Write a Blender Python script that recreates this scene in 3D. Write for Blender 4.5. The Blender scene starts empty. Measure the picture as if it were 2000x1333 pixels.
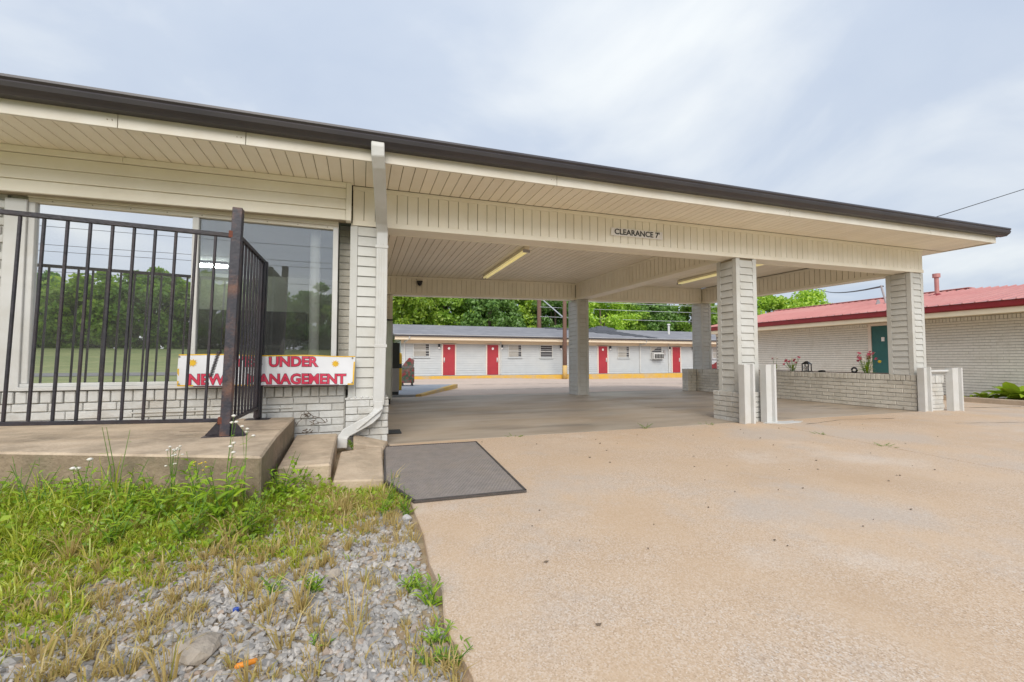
import bpy, bmesh, math, random
import numpy as np
from mathutils import Matrix, Vector, Euler
random.seed(7); rng = np.random.default_rng(7)
R = math.radians
scene = bpy.context.scene
col = scene.collection

# ------------------------------------------------------------------ camera
cam = bpy.data.cameras.new('camera'); camo = bpy.data.objects.new('camera', cam); col.objects.link(camo)
cam.sensor_width = 36.0; cam.lens = 36.0 * 847 / 2000; cam.clip_end = 2000; cam.clip_start = 0.05
camo.location = (0, 0, 0.86); camo.rotation_euler = (R(90 + 2.46), 0, R(-19.2))
scene.camera = camo

# ------------------------------------------------------------------ sky and sun
SUN_EL, SUN_AZ = R(37), R(197)          # veiled sun behind the camera, spread wide by the cloud
w = bpy.data.worlds.new('World'); scene.world = w; w.use_nodes = True
nt = w.node_tree; nt.nodes.clear()
def wn(t, **k):
    n = nt.nodes.new(t)
    for a, v in k.items(): setattr(n, a, v)
    return n
wout = wn('ShaderNodeOutputWorld')
sky = wn('ShaderNodeTexSky', sky_type='NISHITA'); sky.sun_disc = False
sky.sun_elevation = SUN_EL; sky.sun_rotation = SUN_AZ; sky.air_density = 1.0; sky.dust_density = 2.0
bg1 = wn('ShaderNodeBackground'); bg1.inputs[1].default_value = 0.08
nt.links.new(sky.outputs[0], bg1.inputs[0])
CLX, CLY = 9.4, 8.1
tc = wn('ShaderNodeTexCoord'); sep = wn('ShaderNodeSeparateXYZ'); nt.links.new(tc.outputs['Generated'], sep.inputs[0])
ad = wn('ShaderNodeMath', operation='ADD'); ad.inputs[1].default_value = 0.22
mx0 = wn('ShaderNodeMath', operation='MAXIMUM'); mx0.inputs[1].default_value = 0.0
nt.links.new(sep.outputs[2], mx0.inputs[0]); nt.links.new(mx0.outputs[0], ad.inputs[0])
dx = wn('ShaderNodeMath', operation='DIVIDE'); dy = wn('ShaderNodeMath', operation='DIVIDE')
nt.links.new(sep.outputs[0], dx.inputs[0]); nt.links.new(ad.outputs[0], dx.inputs[1])
nt.links.new(sep.outputs[1], dy.inputs[0]); nt.links.new(ad.outputs[0], dy.inputs[1])
cmb = wn('ShaderNodeCombineXYZ'); nt.links.new(dx.outputs[0], cmb.inputs[0]); nt.links.new(dy.outputs[0], cmb.inputs[1])
n1 = wn('ShaderNodeTexNoise'); n1.inputs['Scale'].default_value = 1.15; n1.inputs['Detail'].default_value = 7; n1.inputs['Roughness'].default_value = 0.5
n1.inputs['Distortion'].default_value = 0.35
cmap = wn('ShaderNodeMapping'); cmap.inputs['Location'].default_value = (CLX, CLY, 0.0); cmap.inputs['Scale'].default_value = (1.0, 1.0, 1.0)
nt.links.new(cmb.outputs[0], cmap.inputs[0]); nt.links.new(cmap.outputs[0], n1.inputs['Vector'])
cr = wn('ShaderNodeValToRGB')
e = cr.color_ramp.elements
e[0].position = 0.38; e[0].color = (0.258, 0.296, 0.360, 1)
e[1].position = 0.74; e[1].color = (0.42, 0.437, 0.445, 1)
m_ = cr.color_ramp.elements.new(0.52); m_.color = (0.284, 0.319, 0.375, 1)
nt.links.new(n1.outputs[0], cr.inputs[0])
bg2 = wn('ShaderNodeBackground'); bg2.inputs[1].default_value = 1.0
nt.links.new(cr.outputs[0], bg2.inputs[0])
# overcast luminance grows towards the zenith: (1 + 2 sin el) / 3, scaled to the part of the sky in view
zg = wn('ShaderNodeMath', operation='MULTIPLY_ADD'); zg.inputs[1].default_value = 0.25; zg.inputs[2].default_value = 0.88
nt.links.new(mx0.outputs[0], zg.inputs[0]); nt.links.new(zg.outputs[0], bg2.inputs[1])
mixw = wn('ShaderNodeMixShader'); mixw.inputs[0].default_value = 0.92
nt.links.new(bg1.outputs[0], mixw.inputs[1]); nt.links.new(bg2.outputs[0], mixw.inputs[2])
nt.links.new(mixw.outputs[0], wout.inputs[0])
sl = bpy.data.lights.new('sun', 'SUN'); slo = bpy.data.objects.new('sun', sl); col.objects.link(slo)
sl.energy = 1.25; sl.angle = R(42); sl.color = (1.0, 0.95, 0.87)
d = Vector((math.sin(SUN_AZ) * math.cos(SUN_EL), math.cos(SUN_AZ) * math.cos(SUN_EL), math.sin(SUN_EL)))
slo.rotation_euler = d.to_track_quat('Z', 'Y').to_euler(); slo.location = (0, 0, 30)
scene.view_settings.view_transform = 'Standard'; scene.view_settings.look = 'None'
scene.view_settings.gamma = 1; scene.view_settings.exposure = 1.2
scene.cycles.max_bounces = 10; scene.cycles.diffuse_bounces = 5; scene.cycles.transparent_max_bounces = 12

# ------------------------------------------------------------------ materials
MATS = {}
def pm(name, c1, c2=None, scale=4.0, rough=0.65, bump=0.0, bscale=60.0, rnd=0.0, metal=0.0, c3=None, scale3=0.7, fac3=0.5, lo=0.35, hi=0.65, stretch=None, spec=0.5):
    m = bpy.data.materials.new(name); m.use_nodes = True; MATS[name] = m
    t = m.node_tree; b = t.nodes['Principled BSDF']; L = t.links.new
    b.inputs['Roughness'].default_value = rough; b.inputs['Metallic'].default_value = metal
    b.inputs['Specular IOR Level'].default_value = spec
    g = t.nodes.new('ShaderNodeNewGeometry'); vec = g.outputs['Position']
    if stretch:
        mp = t.nodes.new('ShaderNodeMapping'); mp.inputs['Scale'].default_value = stretch; L(vec, mp.inputs[0]); vec = mp.outputs[0]
    def noise(s, det=6, rg=0.6):
        n = t.nodes.new('ShaderNodeTexNoise'); n.inputs['Scale'].default_value = s; n.inputs['Detail'].default_value = det
        n.inputs['Roughness'].default_value = rg; L(vec, n.inputs['Vector']); return n
    def ramp(src, a, bb, ca, cb):
        r = t.nodes.new('ShaderNodeValToRGB'); r.color_ramp.elements[0].position = a; r.color_ramp.elements[1].position = bb
        r.color_ramp.elements[0].color = (*ca, 1); r.color_ramp.elements[1].color = (*cb, 1); L(src, r.inputs[0]); return r
    if c2 is None: c2 = tuple(v * 0.9 for v in c1)
    out = ramp(noise(scale).outputs[0], lo, hi, c1, c2).outputs[0]
    if c3:
        f = ramp(noise(scale3, 8, 0.68).outputs[0], 0.45, 0.72, (0, 0, 0), (fac3,) * 3)
        mx = t.nodes.new('ShaderNodeMix'); mx.data_type = 'RGBA'; L(f.outputs[0], mx.inputs[0]); L(out, mx.inputs[6]); mx.inputs[7].default_value = (*c3, 1); out = mx.outputs[2]
    if rnd:
        oi = t.nodes.new('ShaderNodeObjectInfo'); h = t.nodes.new('ShaderNodeHueSaturation')
        ma = t.nodes.new('ShaderNodeMapRange'); ma.inputs[3].default_value = 1 - rnd; ma.inputs[4].default_value = 1 + rnd
        L(oi.outputs['Random'], ma.inputs[0]); L(ma.outputs[0], h.inputs['Value']); L(out, h.inputs['Color']); out = h.outputs[0]
    L(out, b.inputs['Base Color'])
    if bump:
        bp = t.nodes.new('ShaderNodeBump'); bp.inputs['Strength'].default_value = bump; bp.inputs['Distance'].default_value = 0.01
        L(noise(bscale, 4).outputs[0], bp.inputs['Height']); L(bp.outputs[0], b.inputs['Normal'])
    return m
pm('soffit_vinyl', (.92, .86, .74), (.90, .83, .70), rough=.5, rnd=.035, c3=(.62, .53, .39), scale3=.9, fac3=.2)
pm('cream_vinyl', (.91, .86, .74), (.88, .82, .69), rough=.5, rnd=.03, c3=(.60, .52, .37), scale3=1.3, fac3=.22)
pm('white_vinyl', (.60, .60, .575), (.555, .555, .525), rough=.5, rnd=.03, c3=(.50, .46, .38), scale3=2.0, fac3=.4)
pm('white_metal', (.64, .64, .63), (.59, .59, .57), rough=.42, c3=(.50, .47, .40), scale3=3.5, fac3=.45)
pm('joint_shadow', (.40, .34, .25), (.33, .28, .20), rough=.9)
pm('gutter_brown', (.044, .040, .047), (.058, .053, .060), rough=.38, c3=(.10, .085, .08), scale3=2.5, fac3=.4, stretch=(.4, 1, 1))
pm('fascia_white', (.80, .76, .68), (.75, .70, .60), rough=.5, c3=(.62, .52, .38), scale3=1.2, fac3=.4)
pm('painted_brick', (.64, .64, .62), (.57, .57, .55), scale=22, rough=.6, bump=.5, bscale=70, rnd=.06, c3=(.40, .35, .27), scale3=3.5, fac3=.6)
pm('annex_brick', (.78, .75, .68), (.70, .67, .60), scale=22, rough=.7, bump=.5, bscale=70, c3=(.5, .46, .38), scale3=4, fac3=.4)
pm('annex_mortar', (.36, .34, .30), (.30, .28, .25), scale=15, rough=.9)
pm('beige_brick', (.70, .67, .60), (.63, .60, .53), scale=22, rough=.7, bump=.5, bscale=70, rnd=.07, c3=(.40, .36, .28), scale3=4, fac3=.4)
pm('mortar_painted', (.54, .53, .50), (.47, .46, .43), scale=15, rough=.85)
pm('shingle_dark', (.10, .10, .11), (.07, .07, .08), scale=30, rough=.9, bump=.6, bscale=40)
pm('iron_rusty', (.030, .030, .042), (.055, .050, .065), scale=10, rough=.5, bump=.4, bscale=50, c3=(.24, .10, .045), scale3=5, fac3=.8)
pm('black_iron', (.014, .014, .020), (.030, .027, .037), scale=14, rough=.5, bump=.4, bscale=50, c3=(.16, .07, .04), scale3=4, fac3=.18)
pm('rust_weld', (.22, .06, .03), (.12, .04, .025), scale=30, rough=.8, bump=.5)
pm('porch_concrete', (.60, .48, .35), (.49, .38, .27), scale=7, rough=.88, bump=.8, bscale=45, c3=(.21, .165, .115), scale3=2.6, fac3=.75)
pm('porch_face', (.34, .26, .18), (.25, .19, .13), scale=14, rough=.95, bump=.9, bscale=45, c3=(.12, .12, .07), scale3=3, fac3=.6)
pm('soil', (.34, .24, .14), (.44, .35, .24), scale=9, rough=.95, bump=.8, bscale=50, c3=(.15, .14, .07), scale3=2.5, fac3=.6)
pm('gravel_stone', (.46, .45, .46), (.58, .55, .52), scale=45, rough=.85, bump=.3, bscale=140)
pm('rock', (.42, .36, .29), (.33, .28, .23), scale=20, rough=.9, bump=.8, bscale=40)
pm('mat_rubber', (.205, .18, .165), (.25, .22, .20), scale=12, rough=.8, bump=.2, c3=(.28, .23, .18), scale3=2.5, fac3=.5)
pm('mat_border', (.06, .052, .05), (.09, .08, .075), scale=14, rough=.85)
pm('banner_white', (.78, .79, .82), (.73, .74, .77), rough=.45)
pm('banner_yellow', (.80, .50, .03), (.75, .44, .02), rough=.5)
pm('banner_red', (.66, .045, .10), (.58, .03, .08), scale=20, rough=.5)
pm('banner_dark', (.10, .02, .04), (.08, .02, .03), rough=.5)
pm('sign_white', (.88, .85, .83), (.84, .80, .78), rough=.5)
pm('sign_black', (.02, .02, .02), (.03, .03, .03), rough=.5)
pm('black_plastic', (.018, .018, .02), (.026, .026, .03), rough=.35)
pm('lamp_housing', (.80, .73, .55), (.74, .66, .48), rough=.5)
pm('lamp_tube', (.95, .86, .50), (.92, .82, .44), rough=.3)
pm('lot_back', (.56, .43, .34), (.62, .49, .40), scale=3, rough=.85, bump=.3, bscale=120, c3=(.42, .35, .29), scale3=.25, fac3=.6)
pm('pad_grey', (.33, .35, .38), (.38, .40, .43), scale=5, rough=.8, c3=(.25, .25, .26), scale3=1, fac3=.5)
pm('kerb_yellow', (.66, .41, .06), (.60, .36, .06), scale=6, rough=.7, c3=(.45, .38, .30), scale3=1.2, fac3=.95)
pm('walk_grey', (.30, .30, .30), (.25, .26, .26), scale=3, rough=.85)
pm('motel_white', (.52, .54, .55), (.48, .50, .51), scale=2, rough=.6, c3=(.58, .58, .55), scale3=.6, fac3=.5)
pm('motel_trim', (.80, .68, .52), (.76, .64, .48), scale=2, rough=.6)
pm('motel_roof', (.22, .22, .24), (.28, .28, .30), scale=1.6, rough=.9, bump=.5, bscale=14, c3=(.17, .17, .19), scale3=.5, fac3=.6)
pm('motel_roof_dark', (.075, .08, .095), (.10, .105, .12), scale=6, rough=.9, bump=.5, bscale=20)
pm('door_red', (.42, .038, .05), (.37, .03, .042), scale=2, rough=.4)
pm('door_green', (.018, .10, .095), (.022, .12, .11), scale=3, rough=.45)
pm('door_frame', (.76, .66, .58), (.72, .62, .54), rough=.5)
pm('blind', (.50, .47, .42), (.44, .42, .38), scale=2, rough=.7)
pm('dark_glass', (.07, .065, .07), (.09, .085, .09), rough=.12)
pm('pole_wood', (.20, .115, .085), (.15, .085, .065), scale=12, rough=.9, bump=.6, stretch=(6, 6, .6))
pm('red_metal', (.52, .225, .205), (.46, .185, .17), scale=1.5, rough=.5, c3=(.56, .32, .29), scale3=.5, fac3=.5)
pm('red_fascia', (.27, .02, .025), (.22, .015, .02), rough=.4)
pm('annex_soffit', (.78, .68, .50), (.74, .63, .45), rough=.6)
pm('steel', (.52, .52, .50), (.44, .44, .42), scale=3, rough=.28, metal=.9)
pm('cabinet_grey', (.42, .40, .40), (.38, .36, .36), rough=.5)
pm('camo', (.05, .10, .06), (.30, .035, .04), scale=9, rough=.8, lo=.47, hi=.53, c3=(.25, .22, .19), scale3=6, fac3=.9)
pm('leaf_green', (.075, .17, .022), (.13, .24, .03), scale=3, rough=.55)
pm('flower_pink', (.62, .13, .20), (.50, .06, .12), scale=30, rough=.6)
pm('flower_white', (.75, .72, .68), (.70, .66, .55), scale=30, rough=.6)
pm('flower_yellow', (.75, .55, .05), (.7, .5, .04), rough=.6)
pm('orange_plastic', (.85, .30, .02), (.75, .24, .02), rough=.5)
pm('blue_plastic', (.02, .07, .38), (.03, .09, .45), rough=.4)
pm('asphalt', (.075, .075, .08), (.10, .10, .10), scale=8, rough=.85, c3=(.13, .125, .12), scale3=.6, fac3=.5)
pm('meadow', (.15, .19, .035), (.27, .27, .08), scale=.9, rough=.95, bump=.6, bscale=6, c3=(.11, .17, .03), scale3=.22, fac3=.8)
pm('office_wall', (.46, .46, .38), (.42, .42, .34), rough=.8)
pm('office_dark', (.03, .03, .028), (.05, .045, .04), scale=3, rough=.7)
pm('wood_orange', (.36, .15, .05), (.28, .11, .035), scale=8, rough=.5, stretch=(1, 1, 6))
pm('wire_black', (.03, .03, .035), (.04, .04, .045), rough=.6)
pm('wire_pale', (.52, .53, .55), (.46, .47, .49), rough=.5)
pm('bark', (.12, .09, .065), (.17, .13, .10), scale=8, rough=.95, bump=.8, bscale=12)
pm('mulch', (.10, .06, .04), (.15, .10, .07), scale=20, rough=.95, bump=.7)
pm('kerb_stone', (.46, .36, .26), (.38, .30, .22), scale=8, rough=.9, bump=.4)
pm('car_red', (.30, .03, .035), (.27, .025, .03), rough=.25)
pm('crack_fill', (.11, .085, .06), (.16, .12, .085), scale=20, rough=.95)

def leafmat(name, ca, cb, dry=None):
    m = bpy.data.materials.new(name); m.use_nodes = True; MATS[name] = m
    t = m.node_tree; t.nodes.clear(); L = t.links.new
    o = t.nodes.new('ShaderNodeOutputMaterial'); g = t.nodes.new('ShaderNodeNewGeometry')
    r = t.nodes.new('ShaderNodeValToRGB'); L(g.outputs['Random Per Island'], r.inputs[0])
    r.color_ramp.elements[0].color = (*ca, 1); r.color_ramp.elements[1].color = (*cb, 1)
    if dry: q = r.color_ramp.elements.new(.82); q.color = (*cb, 1); r.color_ramp.elements[2].color = (*dry, 1)
    oi = t.nodes.new('ShaderNodeObjectInfo'); h = t.nodes.new('ShaderNodeHueSaturation'); ma = t.nodes.new('ShaderNodeMapRange')
    ma.inputs[3].default_value = .78; ma.inputs[4].default_value = 1.2; L(oi.outputs['Random'], ma.inputs[0]); L(ma.outputs[0], h.inputs['Value']); L(r.outputs[0], h.inputs['Color'])
    df = t.nodes.new('ShaderNodeBsdfDiffuse'); tr = t.nodes.new('ShaderNodeBsdfTranslucent'); gl = t.nodes.new('ShaderNodeBsdfGlossy'); gl.inputs['Roughness'].default_value = .4
    L(h.outputs[0], df.inputs[0]); L(h.outputs[0], tr.inputs[0])
    a = t.nodes.new('ShaderNodeMixShader'); a.inputs[0].default_value = .35; L(df.outputs[0], a.inputs[1]); L(tr.outputs[0], a.inputs[2])
    b = t.nodes.new('ShaderNodeMixShader'); b.inputs[0].default_value = .05; L(a.outputs[0], b.inputs[1]); L(gl.outputs[0], b.inputs[2]); L(b.outputs[0], o.inputs[0])
    return m
leafmat('tree_leaf_light', (.26, .45, .035), (.50, .66, .08))
leafmat('tree_leaf_mid', (.19, .36, .035), (.38, .56, .075))
leafmat('tree_leaf_dark', (.12, .25, .05), (.25, .43, .09))
leafmat('grass_blade', (.28, .38, .025), (.52, .55, .06), (.62, .50, .17))
leafmat('grass_dry', (.56, .42, .16), (.66, .52, .22), (.48, .46, .10))
leafmat('weed_leaf', (.22, .39, .02), (.44, .58, .05))
leafmat('stone_mix', (.46, .44, .42), (.80, .75, .69), (.60, .46, .35))

def glassmat(name, refl, tint, haze=.05):
    m = bpy.data.materials.new(name); m.use_nodes = True; MATS[name] = m
    t = m.node_tree; t.nodes.clear(); L = t.links.new
    o = t.nodes.new('ShaderNodeOutputMaterial'); gl = t.nodes.new('ShaderNodeBsdfGlossy'); gl.inputs['Roughness'].default_value = 0.0; gl.inputs[0].default_value = (.95, .97, .98, 1)
    tr = t.nodes.new('ShaderNodeBsdfTransparent'); tr.inputs[0].default_value = (*tint, 1)
    du = t.nodes.new('ShaderNodeBsdfDiffuse'); du.inputs[0].default_value = (.75, .76, .74, 1); gg = t.nodes.new('ShaderNodeNewGeometry'); nn = t.nodes.new('ShaderNodeTexNoise'); nn.inputs['Scale'].default_value = 2.2; nn.inputs['Detail'].default_value = 8  # pale diffuse haze mixed into the glass to make its reflections paler
    mr = t.nodes.new('ShaderNodeMapRange'); mr.inputs[1].default_value = .3; mr.inputs[2].default_value = .75; mr.inputs[3].default_value = haze * .45; mr.inputs[4].default_value = haze * 1.6; L(gg.outputs['Position'], nn.inputs['Vector']); L(nn.outputs[0], mr.inputs[0])
    f = t.nodes.new('ShaderNodeFresnel'); f.inputs[0].default_value = 1.5
    ad = t.nodes.new('ShaderNodeMath'); ad.operation = 'ADD'; ad.use_clamp = True; ad.inputs[1].default_value = refl; L(f.outputs[0], ad.inputs[0])
    mx = t.nodes.new('ShaderNodeMixShader'); L(ad.outputs[0], mx.inputs[0]); L(tr.outputs[0], mx.inputs[1]); L(gl.outputs[0], mx.inputs[2]); m2 = t.nodes.new('ShaderNodeMixShader'); L(mr.outputs[0], m2.inputs[0]); L(mx.outputs[0], m2.inputs[1]); L(du.outputs[0], m2.inputs[2]); L(m2.outputs[0], o.inputs[0])
glassmat('glass_film', .80, (.35, .37, .36), .05); glassmat('glass_clear', .13, (.94, .95, .94), .04); glassmat('glass_small', .12, (.6, .62, .62))
lt_ = MATS['lamp_tube'].node_tree.nodes['Principled BSDF']; lt_.inputs['Emission Color'].default_value = (1, .86, .40, 1); lt_.inputs['Emission Strength'].default_value = .15
m = bpy.data.materials.new('tube_lit'); m.use_nodes = True; MATS['tube_lit'] = m
m.node_tree.nodes['Principled BSDF'].inputs['Emission Color'].default_value = (.9, 1, .97, 1); m.node_tree.nodes['Principled BSDF'].inputs['Emission Strength'].default_value = 40

def lotmat():
    m = bpy.data.materials.new('aggregate_concrete'); m.use_nodes = True; MATS['aggregate_concrete'] = m
    t = m.node_tree; b = t.nodes['Principled BSDF']; L = t.links.new; b.inputs['Roughness'].default_value = .82
    g = t.nodes.new('ShaderNodeNewGeometry')
    def noise(s, det=6, rg=.6):
        n = t.nodes.new('ShaderNodeTexNoise'); n.inputs['Scale'].default_value = s; n.inputs['Detail'].default_value = det; n.inputs['Roughness'].default_value = rg
        L(g.outputs['Position'], n.inputs['Vector']); return n.outputs[0]
    def ramp(src, pts):
        r = t.nodes.new('ShaderNodeValToRGB'); E = r.color_ramp.elements
        while len(E) < len(pts): E.new(.5)
        for k, (p, c) in enumerate(pts): E[k].position = p; E[k].color = (*c, 1)
        L(src, r.inputs[0]); return r.outputs[0]
    def mix(f, a, c, mode='MIX'):
        x = t.nodes.new('ShaderNodeMix'); x.data_type = 'RGBA'; x.blend_type = mode
        for s, v in ((0, f), (6, a), (7, c)):
            if isinstance(v, (int, float)): x.inputs[s].default_value = v
            elif isinstance(v, tuple): x.inputs[s].default_value = (*v, 1)
            else: L(v, x.inputs[s])
        return x.outputs[2]
    base = ramp(noise(.8, 8, .65), [(.32, (.55, .385, .24)), (.5, (.60, .44, .295)), (.68, (.58, .46, .35))])
    v = t.nodes.new('ShaderNodeTexVoronoi'); v.inputs['Scale'].default_value = 200; v.inputs['Randomness'].default_value = 1; L(g.outputs['Position'], v.inputs['Vector'])
    peb = ramp(v.outputs['Color'], [(.0, (.26, .17, .11)), (.3, (.48, .345, .23)), (.6, (.60, .46, .34)), (.85, (.72, .63, .54)), (1., (.44, .42, .41))])
    stonef = ramp(noise(1.7, 5), [(.36, (.28,) * 3), (.62, (.82,) * 3)])
    c = mix(stonef, base, peb)
    st = ramp(noise(.33, 9, .7), [(.48, (0,) * 3), (.68, (.6,) * 3)]); c = mix(st, c, (.47, .325, .20))
    sp = ramp(noise(9, 2), [(.74, (0,) * 3), (.78, (.6,) * 3)]); c = mix(sp, c, (.20, .15, .11))
    wh = ramp(noise(.55, 7, .7), [(.55, (0,) * 3), (.70, (.55,) * 3)]); c = mix(wh, c, (.68, .60, .52))
    gs = ramp(noise(.42, 10, .72), [(.50, (0,) * 3), (.60, (.55,) * 3)]); c = mix(gs, c, (.50, .44, .385))
    # faint tyre-worn bands running out of the carport, and thin wandering cracks
    mpt = t.nodes.new('ShaderNodeMapping'); mpt.inputs['Scale'].default_value = (.9, .10, 1); mpt.inputs['Rotation'].default_value = (0, 0, .12); L(g.outputs['Position'], mpt.inputs[0])
    nb = t.nodes.new('ShaderNodeTexNoise'); nb.inputs['Scale'].default_value = 1.0; nb.inputs['Detail'].default_value = 5; L(mpt.outputs[0], nb.inputs['Vector'])
    c = mix(ramp(nb.outputs[0], [(.54, (0,) * 3), (.68, (.22,) * 3)]), c, (.42, .32, .235))
    L(c, b.inputs['Base Color'])
    bp = t.nodes.new('ShaderNodeBump'); bp.inputs['Strength'].default_value = .2; bp.inputs['Distance'].default_value = .004
    L(v.outputs['Distance'], bp.inputs['Height']); L(bp.outputs[0], b.inputs['Normal'])
    # carport slab: smoother, oil-stained
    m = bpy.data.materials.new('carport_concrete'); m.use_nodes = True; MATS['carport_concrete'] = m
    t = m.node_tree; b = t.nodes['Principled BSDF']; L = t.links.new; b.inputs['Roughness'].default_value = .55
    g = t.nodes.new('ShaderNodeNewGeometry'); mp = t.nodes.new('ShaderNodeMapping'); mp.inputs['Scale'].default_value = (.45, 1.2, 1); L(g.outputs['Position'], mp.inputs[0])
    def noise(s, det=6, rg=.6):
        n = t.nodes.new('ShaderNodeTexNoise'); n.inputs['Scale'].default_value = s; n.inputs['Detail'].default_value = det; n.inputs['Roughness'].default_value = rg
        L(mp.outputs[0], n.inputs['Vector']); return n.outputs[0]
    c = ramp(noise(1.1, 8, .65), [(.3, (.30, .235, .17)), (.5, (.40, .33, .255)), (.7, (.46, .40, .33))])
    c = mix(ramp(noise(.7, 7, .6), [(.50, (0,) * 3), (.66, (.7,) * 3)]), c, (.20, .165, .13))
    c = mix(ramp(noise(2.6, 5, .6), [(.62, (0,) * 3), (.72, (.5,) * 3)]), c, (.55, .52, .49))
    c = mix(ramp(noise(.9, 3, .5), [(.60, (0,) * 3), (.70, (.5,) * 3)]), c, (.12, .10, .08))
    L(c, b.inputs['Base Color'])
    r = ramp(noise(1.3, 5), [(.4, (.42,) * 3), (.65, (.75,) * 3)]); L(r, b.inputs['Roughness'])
lotmat()

# ------------------------------------------------------------------ builders
W = {}
def setp(o, M, parent):
    if parent is not None:
        o.parent = parent; o.matrix_parent_inverse = W[parent.name].inverted()
    o.matrix_basis = M; W[o.name] = M.copy()
def tag(o, label=None, cat=None, group=None, kind=None):
    if label: o['label'] = label
    if cat: o['category'] = cat
    if group: o['group'] = group
    if kind: o['kind'] = kind
    return o
def thing(name, loc, label, cat, group=None, M=None):
    o = bpy.data.objects.new(name, None); o.empty_display_size = .1; col.objects.link(o)
    setp(o, M if M is not None else Matrix.Translation(loc), None); return tag(o, label, cat, group)
def link(name, me, mat, parent=None, M=None, kind=None):
    o = bpy.data.objects.new(name, me); col.objects.link(o)
    if mat and not me.materials: me.materials.append(MATS[mat])
    setp(o, M if M is not None else Matrix.Identity(4), parent)
    if kind: o['kind'] = kind
    return o
class MB:
    def __init__(s): s.v = []; s.f = []; s.fn = None
    def add(s, vs, fs):
        n = len(s.v); s.v += [tuple(p) for p in vs]; s.f += [tuple(i + n for i in f) for f in fs]; return s
    def box(s, x0, x1, y0, y1, z0, z1):
        return s.add([(x, y, z) for z in (z0, z1) for y in (y0, y1) for x in (x0, x1)],
                     [(0, 2, 3, 1), (4, 5, 7, 6), (0, 1, 5, 4), (2, 6, 7, 3), (0, 4, 6, 2), (1, 3, 7, 5)])
    def prism(s, poly, z0, z1):
        n = len(poly); z0f = z0 if callable(z0) else (lambda x, y: z0); z1f = z1 if callable(z1) else (lambda x, y: z1)
        vs = [(x, y, z0f(x, y)) for x, y in poly] + [(x, y, z1f(x, y)) for x, y in poly]
        return s.add(vs, [tuple(range(n - 1, -1, -1)), tuple(range(n, 2 * n))] + [(i, (i + 1) % n, n + (i + 1) % n, n + i) for i in range(n)])
    def tube(s, pts, r, n=8, cap=True):
        pts = [Vector(p) for p in pts]; rs = r if isinstance(r, (list, tuple)) else [r] * len(pts); rings = []
        up = Vector((0, 0, 1))
        for i, p in enumerate(pts):
            t = (pts[min(i + 1, len(pts) - 1)] - pts[max(i - 1, 0)]).normalized()
            a = t.cross(up) if abs(t.dot(up)) < .95 else t.cross(Vector((0, 1, 0))); a.normalize(); b = t.cross(a)
            rings.append([p + a * math.cos(2 * math.pi * k / n) * rs[i] + b * math.sin(2 * math.pi * k / n) * rs[i] for k in range(n)])
        vs = [q for rg in rings for q in rg]; fs = []
        for i in range(len(pts) - 1):
            for k in range(n): fs.append((i * n + k, i * n + (k + 1) % n, (i + 1) * n + (k + 1) % n, (i + 1) * n + k))
        if cap: fs += [tuple(range(n - 1, -1, -1)), tuple(range((len(pts) - 1) * n, len(pts) * n))]
        return s.add(vs, fs)
    def sweep(s, pts, wx, wy, side=Vector((1, 0, 0))):
        # rectangular section of width wx (along side) swept along pts in the other directions
        pts = [Vector(p) for p in pts]; vs = []
        for i, p in enumerate(pts):
            t = (pts[min(i + 1, len(pts) - 1)] - pts[max(i - 1, 0)]).normalized(); sd = (side - t * side.dot(t)).normalized(); n = t.cross(sd)
            vs += [p + sd * wx / 2 * a + n * wy / 2 * b for a, b in ((-1, -1), (1, -1), (1, 1), (-1, 1))]
        fs = [(3, 2, 1, 0), tuple(len(vs) - 4 + k for k in range(4))]
        for i in range(len(pts) - 1):
            for k in range(4): fs.append((i * 4 + k, i * 4 + (k + 1) % 4, i * 4 + 4 + (k + 1) % 4, i * 4 + 4 + k))
        return s.add(vs, fs)
    def mesh(s, name, bevel=0.0, M=None, smooth=False):
        vs = s.v
        if s.fn: vs = [s.fn(*p) for p in vs]
        if M is not None: vs = [tuple(M @ Vector(p)) for p in vs]
        me = bpy.data.meshes.new(name); me.from_pydata(vs, [], s.f)
        bm = bmesh.new(); bm.from_mesh(me); bmesh.ops.recalc_face_normals(bm, faces=bm.faces)
        if bevel: bmesh.ops.bevel(bm, geom=list(bm.edges), offset=bevel, segments=1, affect='EDGES', profile=.5, clamp_overlap=True)
        bm.to_mesh(me); bm.free()
        if smooth: me.polygons.foreach_set('use_smooth', [True] * len(me.polygons))
        return me
    def build(s, name, mat, parent=None, bevel=0.0, kind=None, M=None, smooth=False):
        return link(name, s.mesh(name, bevel, M, smooth), mat, parent, kind=kind)
def box(name, a, mat, parent=None, bevel=0.0, kind=None, fn=None, M=None):
    b = MB().box(*a); b.fn = fn; return b.build(name, mat, parent, bevel, kind, M)
CACHE = {}
def piece(name, size, M, mat, parent, bevel=.003):
    k = (name, tuple(round(v, 4) for v in size), mat, bevel)
    if k not in CACHE:
        x, y, z = (v / 2 for v in size); CACHE[k] = MB().box(-x, x, -y, y, -z, z).mesh(name, bevel)
    return link(name, CACHE[k], mat, parent, M)
T = Matrix.Translation
def TR(x, y, z, rz=0, rx=0, ry=0): return T((x, y, z)) @ Euler((rx, ry, rz)).to_matrix().to_4x4()
def zr(x, y): return (x - .22) * (.0128 + .0014 * max(0., y - 4.68))
def rf(x, y, z): return (x, y, z + zr(x, y))
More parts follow.
